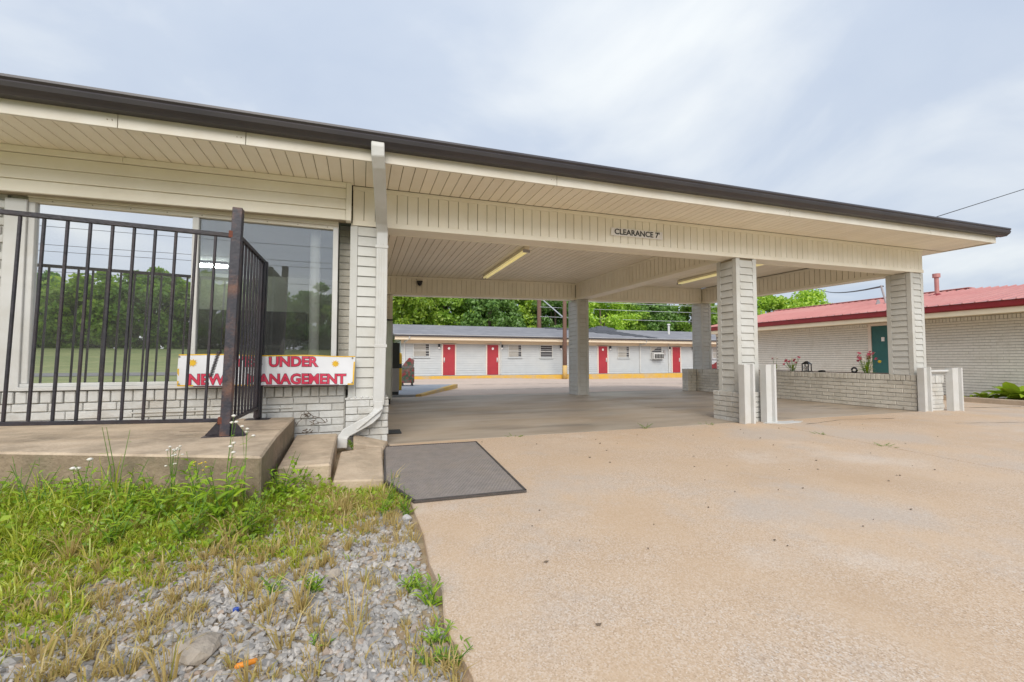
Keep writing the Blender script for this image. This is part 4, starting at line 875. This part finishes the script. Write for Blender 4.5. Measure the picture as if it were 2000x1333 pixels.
def tree_meshes(seed, h, rad, low, nl, size):
    r_ = np.random.default_rng(seed); cl = []
    n = 95
    while len(cl) < n:
        p = r_.uniform(-1, 1, 3); q = np.linalg.norm(p)
        if q > 1 or q < .45 + .2 * r_.random(): continue
        wdt = 1.0 if p[2] < .2 else 1 - .35 * p[2]
        cl.append((p[0] * rad * wdt * r_.uniform(.8, 1.15), p[1] * rad * wdt * r_.uniform(.8, 1.15), low + (p[2] + 1) / 2 * (h - low) * r_.uniform(.93, 1.05)))
    cl = np.array(cl); k = nl // n; cs_ = []
    for c in cl:
        rr = rad * r_.uniform(.16, .34); o = r_.normal(size=(k, 3)); o /= np.linalg.norm(o, axis=1)[:, None]; o *= (r_.random((k, 1)) ** .45) * rr; o[:, 2] *= .7; cs_.append(c + o)
    v, f = leaf_quads(np.concatenate(cs_), None, size, jit=r_)
    crown = np_mesh('crown', v, f)
    b = MB(); tp = [(0, 0, -.3), (.08, .03, h * .2), (-.06, .08, h * .45), (.05, 0, h * .75)]
    b.tube(tp, [h * .026, h * .021, h * .015, h * .006], 9)
    for i in range(11):
        c = cl[r_.integers(0, n)]; s = r_.uniform(.25, .65); b.tube([(0, .04, h * s * .8), (c[0] * .45, c[1] * .45, (h * s * .8 + c[2]) / 2 + .2), tuple(c * np.array([.95, .95, 1]))], [h * .009, h * .006, h * .002], 6)
    return b.mesh('trunk', smooth=True), crown
TV = [tree_meshes(11, 10, 3.5, .9, 13000, .22), tree_meshes(12, 9, 3.2, 1.4, 11000, .21), tree_meshes(13, 10.5, 3.8, .5, 14000, .22)]
BUSH = [tree_meshes(21, 8.0, 4.6, -.6, 15000, .30), tree_meshes(22, 7.6, 4.4, -.6, 14000, .30)]
TRC = {}
def tree(v, x, y, z, s, rz, mat, label, group, name='tree', sz=1.0):
    t = thing(name, (x, y, z), label, 'tree', group, M=T((x, y, z)) @ Euler((0, 0, rz)).to_matrix().to_4x4() @ Matrix.Diagonal((s, s, s * sz, 1)))
    tm, cm = v; link('trunk', tm, 'bark', t, W[t.name])
    k = (cm.name, mat)
    if k not in TRC: c2 = cm.copy() if cm.materials else cm; c2.materials.clear(); c2.materials.append(MATS[mat]); TRC[k] = c2
    link('crown', TRC[k], mat, t, W[t.name])
LT, MD, DK = 'tree_leaf_light', 'tree_leaf_mid', 'tree_leaf_dark'
tl = [(0, -1.5, 41, 1.0, LT, 'bright green tree left of the others behind the motel roof'), (2, 3.2, 38.5, .92, LT, 'bright green tree above the left end of the motel roof'), (0, 7.5, 41.5, .95, MD, 'mid green tree behind the first red door'),
      (1, 11.4, 39.5, 1.0, DK, 'dark tree left of the thick utility pole behind the motel'), (2, 14.6, 42.5, .95, LT, 'light green tree just behind the thick utility pole'), (0, 18.6, 40.0, .92, DK, 'dark tree seen left of the rear middle column'),
      (2, 23.3, 39.2, .88, LT, 'light green tree right of the rear middle column'), (1, 27.4, 42.0, 1.0, MD, 'mid green tree above the dark shingle patch'), (0, 31.5, 41.0, .9, DK, 'dark tree right of the dark shingle patch'),
      (2, 35.6, 39.8, .86, MD, 'mid green tree above the motel vent pipe'), (1, 40.5, 40.5, .88, LT, 'light green tree behind the rear right column'), (2, 44.2, 37.2, .92, LT, 'bright green tree over the far end of the red roof'),
      (0, 49.6, 36.6, .93, LT, 'rounded bright tree beside open sky over the red roof'), (1, 5.4, 47, 1.1, DK, 'dark tall tree in the second row behind the left motel doors'), (0, 20.8, 48, 1.1, DK, 'dark tall tree in the second row behind the middle column'), (2, 33.5, 48, 1.0, DK, 'dark tall tree in the second row behind the right motel doors'), (1, 13.0, 49, 1.1, MD, 'mid green tall tree in the second row by the utility poles')]
for i, (v, x, y, s, mt_, lb) in enumerate(tl): tree(TV[v], x, y, -.45, s, i * 1.7, mt_, lb, 'trees behind the motel')
bl_ = [(-58, 0), (-51, 1), (-45, 0), (-39, 1), (-33.5, 0), (-28, 1), (-22.5, 0), (-17, 1), (-11, 0), (-5, 1), (1, 0), (8, 1), (15, 0)]
for i, (x, v) in enumerate(bl_):
    tree(BUSH[v], x, -49.5 - (i * 7 % 5) * .8, terrain(x, -48), 1.0 + .22 * ((i * 5) % 4) / 3, i * 2.1, (LT, MD, LT, MD, DK)[i % 5], 'roadside tree mirrored in the office window, number %s from the left' % ('one two three four five six seven eight nine ten eleven twelve thirteen'.split()[i]), 'trees across the road', 'roadside_tree', sz=1.0)

# ---- grass, weeds, gravel in the foreground
def bnd(x): return 2.05 + .58 * max(0., x + 1.0) ** 2
def patch(x, y): return math.sin(x * 5.1 + 2 * math.sin(y * 3.3)) * .5 + math.sin(y * 6.3 + x * 2.7 + 1) * .35 + math.sin(x * 13 + y * 11) * .25
def in_slab(x, y):
    if x > .27: return True
    if -.60 < x < -.16 and y > 3.33: return True
    if -.17 < x < .2 and y > 3.14: return True
    if x <= -.535: return y > 2.86 + (-.535 - x) * .375
    return y > 3.3
def dens(x, y):
    d_ = (y - bnd(x)) / .28 + patch(x, y) * 1.1
    if x < -.75: d_ += (-.75 - x) * 2.6
    return 1 / (1 + math.exp(-2.6 * (d_ - .25)))
def blades(n, lenf, mat, name, label, dry=False, seed=1, per=16):
    r_ = np.random.default_rng(seed); P = []; A = []; LM = []; k = 0
    while len(P) < n and k < n * 4:
        x = r_.uniform(-3.2, .29); y = r_.uniform(1.0, 4.0); k += 1
        if x < -.62 * y - .25 or in_slab(x, y): continue
        d_ = dens(x, y)
        if dry: d_ = .035 + .42 * d_ * (1 - d_) + .10 * (patch(y, x) > .25)
        if r_.random() > d_: continue
        m_ = int(r_.integers(3, per * 2)); rad = r_.uniform(.006, .032); lm = r_.lognormal(-.05, .38)
        for q in range(m_):
            a = r_.uniform(0, 6.283); rr = rad * math.sqrt(r_.random()); px, py = x + rr * math.cos(a), y + rr * math.sin(a)
            if in_slab(px, py): continue
            P.append((px, py)); A.append(a + r_.normal(0, .7)); LM.append(lm)
    P = np.array(P); n = len(P); z = np.array([soil(*p) for p in P]) - .003; L = np.array([lenf(p[0], p[1], r_) for p in P]) * np.array(LM)
    a = np.array(A); lean = r_.uniform(.1, .95, n) * L; wd = r_.uniform(.0013, .0028, n) * (1 + L * 2)
    dx_, dy_ = np.cos(a), np.sin(a); b_ = r_.uniform(0, 6.283, n); px, py = np.cos(b_) * wd, np.sin(b_) * wd
    b0 = np.c_[P[:, 0] - px, P[:, 1] - py, z]; b1 = np.c_[P[:, 0] + px, P[:, 1] + py, z]
    mx, my, mz = P[:, 0] + dx_ * lean * .35, P[:, 1] + dy_ * lean * .35, z + L * .6
    m0 = np.c_[mx - px * .8, my - py * .8, mz]; m1 = np.c_[mx + px * .8, my + py * .8, mz]
    t_ = np.c_[P[:, 0] + dx_ * lean, P[:, 1] + dy_ * lean, z + L * r_.uniform(.6, 1.0, n)]
    v = np.stack([b0, b1, m1, m0, t_], 1).reshape(-1, 3); i5 = np.arange(n)[:, None] * 5
    f = np.concatenate([i5 + [0, 1, 2], i5 + [0, 2, 3], i5 + [3, 2, 4]])
    o = link(name, np_mesh(name, v, f), mat, kind='stuff'); o['label'] = label
def Lshort(x, y, r_):
    near = smooth((y - (2.45 + .2 * (x + .5))) / .5); near *= smooth((-.35 - x) / .3)
    return r_.uniform(.014, .05) + near * r_.uniform(.0, .06)
blades(42000, Lshort, 'grass_blade', 'grass', 'green grass growing between gravel and porch slab', seed=3)
blades(15000, lambda x, y, r_: r_.uniform(.02, .075), 'grass_dry', 'dry_grass', 'dry yellow grass tufts on the gravel', dry=True, seed=4)
# ground cover leaves (clover-like)
r_ = np.random.default_rng(9); P = []
while len(P) < 8000:
    x = r_.uniform(-3.0, .28); y = r_.uniform(1.3, 3.9)
    if x < -.62 * y - .25 or in_slab(x, y): continue
    if r_.random() < dens(x, y) ** 1.5 * (.30 + .70 * smooth((y - 1.9) / .8)) * (.35 + .65 * (patch(x * 1.7, y * 1.9) > -.15)): P.append((x, y, soil(x, y) + r_.uniform(.005, .035 + .09 * smooth((y - 2.3) / .6) * smooth((.1 - x) / .5))))
v, f = leaf_quads(np.array(P), None, r_.lognormal(-4.3, .35, (len(P), 1)), asp=1.5, jit=r_)
o = link('ground_cover', np_mesh('ground_cover', v, f), 'weed_leaf', kind='stuff'); o['label'] = 'low broad-leaved ground cover among the grass'
# gravel
ico = bmesh.new(); bmesh.ops.create_icosphere(ico, subdivisions=1, radius=1); iv = np.array([q.co[:] for q in ico.verts]); fi = np.array([[q.index for q in p.verts] for p in ico.faces]); ico.free()
r_ = np.random.default_rng(17); SV = []; SF = []; cnt = 0
while cnt < 12500:
    x = r_.uniform(-1.6, .285); y = r_.uniform(.75, 3.0)
    if x < -.62 * y - .2 or in_slab(x, y): continue
    d_ = dens(x, y)
    if r_.random() < d_ * .93: continue
    if y > 2.2 and x > .12 and r_.random() < .6: continue
    s = r_.uniform(.0055, .0135) * (1.5 if r_.random() < .10 else 1)
    q = iv * (1 + r_.uniform(-.38, .30, (len(iv), 1))) * s * np.array([1.25, 1.0, .62])
    a = r_.uniform(0, 6.28, 3); Rm = np.array(Euler((a[0] * .12, a[1] * .12, a[2])).to_matrix()); q = q @ Rm.T + [x, y, soil(x, y) + s * r_.uniform(.0, .5)]
    SV.append(q); SF.append(fi + cnt * len(iv)); cnt += 1
o = link('gravel', np_mesh('gravel', np.concatenate(SV), np.concatenate(SF)), 'stone_mix', kind='stuff'); o['label'] = 'grey crushed limestone gravel beside the forecourt edge'
def rock(name, x, y, s, mat, label, cat, sc=(1, 1, .6), seed=1, rz=0, group=None):
    r2 = np.random.default_rng(seed); b2 = bmesh.new(); bmesh.ops.create_icosphere(b2, subdivisions=2, radius=1)
    for q in b2.verts:
        k = 1 + .18 * math.sin(q.co.x * 3 + seed) + .14 * math.sin(q.co.y * 4 + 2 * seed) + r2.uniform(-.09, .09); q.co = Vector((q.co.x * sc[0], q.co.y * sc[1], q.co.z * sc[2])) * k * s
    me = bpy.data.meshes.new(name); b2.to_mesh(me); b2.free()
    return tag(link(name, me, mat, None, TR(x, y, soil(x, y) + s * sc[2] * .45, rz)), label, cat, group)
rock('stone', -.45, 1.60, .062, 'rock', 'large brown angular stone lying on the gravel', 'stone', (1.2, .85, .5), 3, .7)
rock('stone', -.42, 2.10, .038, 'rock', 'pale fist-sized stone at the edge of the grass', 'stone', (1.1, .9, .65), 5, .2, 'loose stones')
rock('stone', -.40, 1.99, .034, 'rock', 'flat tan stone just below the pale fist-sized stone', 'stone', (1.3, .8, .4), 6, .9, 'loose stones')
rock('stone', -.10, 1.98, .032, 'rock', 'rounded tan stone among the gravel right of the seedling', 'stone', (1.1, 1, .6), 7, .1, 'loose stones')
rock('stone', -.66, 1.50, .034, 'gravel_stone', 'grey slab stone at the left bottom of the gravel', 'stone', (1.3, .9, .4), 8, .4, 'loose stones')
rock('stone', .26, 2.52, .028, 'gravel_stone', 'light grey stone against the forecourt edge near the mat', 'stone', (1, 1, .7), 9, .4, 'loose stones')
lt = MB().tube([(-.325, 1.452, .0), (-.32, 1.4525, .0), (-.275, 1.462, .0), (-.27, 1.463, .0)], [.003, .0075, .0075, .003], 10).build('plastic_scrap', 'orange_plastic', smooth=True); tag(lt, 'bright orange plastic scrap lying on the gravel', 'litter')
lt.matrix_basis = T((0, 0, -.008))
tag(MB().box(-.072, -.062, 2.455, 2.465, -.03, -.005).build('bottle_cap', 'blue_plastic', None, .004), 'small blue plastic scrap standing in the grass', 'litter')
tag(MB().tube([(-.40, 1.785, -.02), (-.40, 1.785, -.008)], .010, 10).build('bottle_cap', 'blue_plastic', None), 'small blue bottle cap on the gravel', 'litter')

# weeds as plants of their own
def leafblade(b, base, d_, L, wd, droop=.4):
    d_ = Vector(d_).normalized(); sd = d_.cross(Vector((0, 0, 1)))
    if sd.length < .05: sd = Vector((1, 0, 0))
    sd.normalize(); base = Vector(base); up = Vector((0, 0, 1)); pts = []
    for k in range(5):
        t_ = k / 4; c = base + d_ * L * t_ - up * droop * L * t_ * t_; ww = wd * (.25 + 1.5 * t_ - 1.75 * t_ * t_ + .0) if k < 4 else .0005
        ww = max(.0006, wd * math.sin(math.pi * min(.98, .12 + .88 * t_)) ** .8 if k < 4 else .0006)
        pts.append((c - sd * ww / 2 + up * ww * .15, c - up * ww * .05, c + sd * ww / 2 + up * ww * .15))
    vs = [p for q in pts for p in q]; b.add(vs, [(3 * k + j, 3 * k + 3 + j, 3 * k + 4 + j, 3 * k + 1 + j) for k in range(4) for j in range(2)])
def weed(x, y, h, nl, L, wd, label, stems=1, flower=None, seed=0, z=None, group='weeds along the porch slab', name='weed_plant', mat='weed_leaf', spread=.05, up=.5):
    r2 = random.Random(seed); z0 = soil(x, y) - .005 if z is None else z
    t = thing(name, (x, y, z0), label, 'plant', group)
    lf = MB(); sb = MB(); fbs = []
    for s in range(stems):
        a = r2.uniform(0, 6.28); bx, by = x + r2.uniform(-1, 1) * spread * .4, y + r2.uniform(-1, 1) * spread * .4; hh = h * r2.uniform(.7, 1.05); tx, ty = bx + math.cos(a) * spread, by + math.sin(a) * spread
        pts = [(bx, by, z0), ((bx * 2 + tx) / 3, (by * 2 + ty) / 3, z0 + hh * .5), (tx, ty, z0 + hh)]
        sb.tube(pts, [.0028, .0022, .0012], 5)
        for k in range(nl):
            f_ = (k + .3) / nl * .95; p = Vector(pts[0]).lerp(Vector(pts[2]), f_); an_ = k * 2.4 + r2.uniform(-.4, .4)
            leafblade(lf, p, (math.cos(an_), math.sin(an_), up + r2.uniform(-.2, .4)), L * r2.uniform(.6, 1.1) * (1.1 - .55 * f_), wd * r2.uniform(.7, 1.1) * (1.1 - .5 * f_), r2.uniform(.2, .6))
        if flower:
            for k in range(flower[1]):
                p = Vector(pts[2]) + Vector((r2.uniform(-.03, .03), r2.uniform(-.03, .03), r2.uniform(-.05, .02))) * (1 if k else 0)
                if k: sb.tube([pts[1] if k % 2 else tuple(Vector(pts[1]).lerp(Vector(pts[2]), .7)), tuple(p)], .0009, 4)
                rr = flower[2]; fbs.append(MB().tube([tuple(p + Vector((0, 0, -rr * .6))), tuple(p), tuple(p + Vector((0, 0, rr * .45)))], [rr * .35, rr, rr * .4], 8))
    if lf.v: lf.build('foliage', mat, t)
    sb.build('stem', 'leaf_green', t)
    for fb in fbs: fb.build('flower', flower[0], t, smooth=True)
FW = ('flower_white', 5, .0085)
weed(-.99, 2.93, .42, 5, .05, .012, 'tall wiry weed with white flower heads left of the railing post', 3, FW, 1, spread=.03)
weed(-.70, 2.80, .52, 4, .06, .018, 'tall weed with white flower heads in front of the railing post', 2, ('flower_white', 3, .013), 2, spread=.035)
weed(-.60, 2.78, .50, 5, .06, .016, 'tall dark-stemmed weed with a white flower by the slab corner', 1, ('flower_white', 4, .012), 3, spread=.03)
weed(-.86, 2.87, .36, 5, .06, .014, 'thin budding weed rising against the slab edge', 2, ('flower_yellow', 5, .006), 4, spread=.03)
weed(-1.28, 3.02, .44, 6, .05, .010, 'feathery weed reaching up to the railing bottom bar', 3, None, 5, spread=.06)
weed(-1.47, 3.08, .30, 6, .06, .016, 'bushy weed with a dandelion head before the slab', 3, ('flower_white', 1, .016), 6, spread=.05)
weed(-1.72, 3.12, .33, 6, .05, .012, 'tall thin weed at the far left of the slab', 3, None, 7, spread=.05)
for i, (x, y, h, st_, L, wd, lb) in enumerate([(-.66, 2.66, .20, 4, .13, .030, 'leafy green weed clump directly under the slab corner'), (-.80, 2.70, .22, 4, .12, .028, 'leafy weed clump left of the slab corner'), (-.95, 2.72, .18, 4, .10, .024, 'broad leafed weed below the railing post'),
    (-1.12, 2.78, .20, 4, .09, .022, 'dense weed below the tall white-flowered weed'), (-1.32, 2.86, .18, 4, .09, .022, 'round weed clump at the middle of the slab face'), (-1.55, 2.92, .20, 4, .08, .02, 'shaggy weed clump at the left of the slab face'), (-1.78, 3.0, .2, 4, .08, .02, 'weed clump at the left border by the slab'),
    (-.47, 3.02, .20, 3, .11, .028, 'leafy weed in the gap between slab and step'), (-.40, 3.20, .15, 3, .09, .024, 'small leafy weed before the step block'), (-.52, 2.50, .15, 4, .10, .02, 'spreading weed on bare soil below the slab corner'), (-.74, 2.44, .14, 4, .09, .02, 'low green weed in the middle of the grass'), (-1.05, 2.50, .14, 4, .08, .018, 'low weed in the grass left of the middle')]):
    weed(x, y, h * 1.55, 8, L * 1.1, wd * 1.1, lb, st_ + 2, None, 20 + i, spread=.09, up=.6)
for i, (x, y, h, n_, L, wd, lb) in enumerate([(.255, 2.60, .17, 6, .08, .013, 'feathery green weed at the mat corner'), (.13, 2.62, .14, 6, .08, .013, 'bright weed tuft left of the mat corner'), (.19, 2.86, .20, 3, .05, .012, 'upright thin weed standing before the mat'),
    (.255, 1.62, .11, 7, .09, .011, 'spiky green tuft overlapping the concrete edge'), (.20, 1.76, .08, 7, .075, .010, 'yellowish tuft above the spiky one at the concrete edge'), (.23, 1.40, .07, 7, .065, .009, 'green tuft by the concrete edge near the bottom'), (.28, 1.30, .06, 7, .06, .009, 'lowest bright tuft on the concrete edge'), (.19, 1.32, .05, 5, .04, .008, 'small tuft beside the lowest concrete edge tuft'), (-.155, 1.86, .09, 6, .055, .016, 'single bright seedling standing in the gravel'), (-.30, 1.88, .08, 5, .06, .006, 'thin grass tuft left of the seedling'), (-.12, 1.50, .035, 5, .03, .006, 'tiny tuft in the lower gravel'), (-.05, 4.33, .10, 8, .06, .008, 'moss-green tuft below the downspout outlet')]):
    weed(x, y, h, n_, L, wd, lb, 6, None, 50 + i, group='tufts by the concrete edge', name='grass_tuft', spread=.045, up=.9, z=(.03 if y > 4 else None))
for i, (x, y, lb) in enumerate([(1.62, 4.63, 'tiny weed in the slab joint right of the mat'), (3.40, 4.63, 'small upright weed growing in the joint before the carport'), (4.35, 4.63, 'flat weed in the joint near the middle column'), (5.06, 3.6, 'weed strip in the right forecourt joint'), (4.93, 2.9, 'weed in the right forecourt joint nearer the camera')]):
    weed(x, y, .045 if i != 1 else .09, 5, .04, .009, lb, 6, None, 80 + i, z=-.02, group='weeds in the concrete joints', name='joint_weed', spread=.09)
# pebbles and leaves scattered on the forecourt
r2 = random.Random(33); b = MB()
for i in range(70):
    x = r2.uniform(.5, 6.5); y = r2.uniform(1.2, 4.5); s = r2.uniform(.004, .011); a = r2.uniform(0, 6.3)
    b.add([(x + s * math.cos(a + k * 1.26) * (1 + .3 * (k % 2)), y + s * .7 * math.sin(a + k * 1.26), .003 + .004 * ((k * 3) % 2)) for k in range(5)] + [(x, y, .009)], [(k, (k + 1) % 5, 5) for k in range(5)])
o = b.build('leaf_litter', 'crack_fill', None, kind='stuff'); o['label'] = 'dry leaf scraps scattered on the forecourt'

# canna plants by the annex
def canna(x, y, z, n_, h, label, seed):
    r2 = random.Random(seed); t = thing('canna_plant', (x, y, z), label, 'plant', 'plants in the annex flower bed')
    for k in range(n_):
        b = MB(); a = k * 2.4 + r2.uniform(-.3, .3); leafblade(b, (x + .03 * math.cos(a), y + .03 * math.sin(a), z), (math.cos(a) * .8, math.sin(a) * .8, r2.uniform(.5, 1.4)), h * r2.uniform(.8, 1.2), h * .44, r2.uniform(.25, .7)); b.build('leaf', 'weed_leaf', t)
canna(14.0, 5.55, -.06, 20, .62, 'big leafy canna plant in the bed at the right border', 1); canna(13.95, 5.25, -.06, 14, .5, 'leafy canna plant cut by the right border', 4); canna(14.0, 6.1, -.06, 7, .30, 'small round-leafed plant left of the big canna', 2); canna(14.0, 6.35, -.06, 3, .2, 'sparse small plant next to the wide guard post', 3)

# flowers and ornaments on the low wall
def bouquet(x, y, z, h, wd, nf, label, seed, yellow=False):
    r2 = random.Random(seed); t = thing('flower_bunch', (x, y, z), label, 'flowers', 'artificial flowers on the low wall')
    sb = MB(); lf = MB(); blooms = []
    for k in range(nf):
        tx, ty, tz = x + r2.uniform(-.4, .4) * wd * .5, y + r2.uniform(-.5, .5) * wd, z + h * r2.uniform(.45, 1.0)
        sb.tube([(x, y + (ty - y) * .2, z), (tx, ty, tz)], .003, 4)
        rr = r2.uniform(.030, .042); ax_ = Vector((r2.uniform(-1.2, -.3), r2.uniform(-.7, .7), r2.uniform(.1, 1))).normalized(); ua = ax_.orthogonal().normalized(); ub = ax_.cross(ua); c0 = Vector((tx, ty, tz)); bm_ = MB()
        ring = [c0 + (ua * math.cos(q * math.pi / 6) + ub * math.sin(q * math.pi / 6)) * (rr if q % 2 == 0 else rr * .5) + ax_ * rr * (.5 if q % 2 == 0 else .3) for q in range(12)]
        bm_.add([c0] + ring, [(0, q + 1, (q + 1) % 12 + 1) for q in range(12)]); blooms.append((bm_, 'flower_pink' if r2.random() < .72 else 'flower_white'))
    for k in range(nf + 6):
        a = r2.uniform(0, 6.3); leafblade(lf, (x, y, z + h * r2.uniform(.05, .4)), (math.cos(a) * .6, math.sin(a), r2.uniform(.2, .9)), h * .42, .028, .3)
    sb.build('stem', 'leaf_green', t); lf.build('foliage', 'weed_leaf', t); [q.build('bloom', mm, t) for q, mm in blooms]
    if yellow: MB().tube([(x - .05, y - .25, z + .2), (x - .05, y - .25, z + .23), (x - .05, y - .25, z + .25)], [.015, .03, .012], 8).build('yellow_bloom', 'flower_yellow', t)
bouquet(8.98, 7.42, .60, .30, .12, 4, 'thin sprig of pink flowers nearest the middle guard posts', 1); bouquet(8.98, 7.0, .60, .33, .34, 16, 'bunch of pink and white flowers beside the lantern', 2); bouquet(8.98, 5.52, .60, .40, .34, 22, 'large bunch of pink flowers before the green door', 3, True)
t = thing('lantern', (8.98, 6.68, .607), 'black ornamental lantern with arched openings on the low wall', 'lantern')
for a in (-.075, .06): 
    for c in (-.05, .035): MB().box(8.98 + c, 8.98 + c + .015, 6.68 + a, 6.68 + a + .015, .608, .76).build('corner_bar', 'black_plastic', t)
MB().box(8.925, 9.035, 6.595, 6.765, .6075, .622).build('base', 'black_plastic', t); MB().add([(8.92, 6.59, .76), (9.04, 6.59, .76), (9.04, 6.77, .76), (8.92, 6.77, .76), (8.98, 6.655, .83), (8.98, 6.705, .83)], [(0, 1, 4), (1, 2, 5, 4), (2, 3, 5), (3, 0, 4, 5), (3, 2, 1, 0)]).build('roof', 'black_plastic', t)
MB().box(8.95, 9.01, 6.64, 6.72, .622, .72).build('candle', 'sign_white', t, .01)
for k in range(3): MB().tube([(8.926, 6.615 + k * .055 + .02 * math.cos(q), .69 + .03 * math.sin(q)) for q in np.linspace(0, 6.28, 10)], .004, 4).build('ornament', 'black_plastic', t)
t = tag(MB().tube([(8.97 , 5.73 + .045 * math.cos(q), .66 + .045 * math.sin(q)) for q in np.linspace(0, 6.283, 20)], .017, 8).build('toy_tyre', 'black_plastic', smooth=True), 'small black ring leaning by the large flower bunch', 'ring')
rk = rock('stone', 8.97, 6.35, .045, 'office_dark', 'small dark lump lying on the low wall between lantern and ring', 'stone', (.8, 1.5, .5), 14); rk.matrix_basis = T((8.97, 6.35, .622))
# drain grate near the pier
t = thing('floor_grate', (.35, 5.3, 0), 'small dark floor grate beside the white brick pier', 'grate')
for k in range(6): MB().box(.30, .46, 5.22 + k * .05, 5.245 + k * .05, .002, .012).build('grate_bar', 'black_plastic', t)
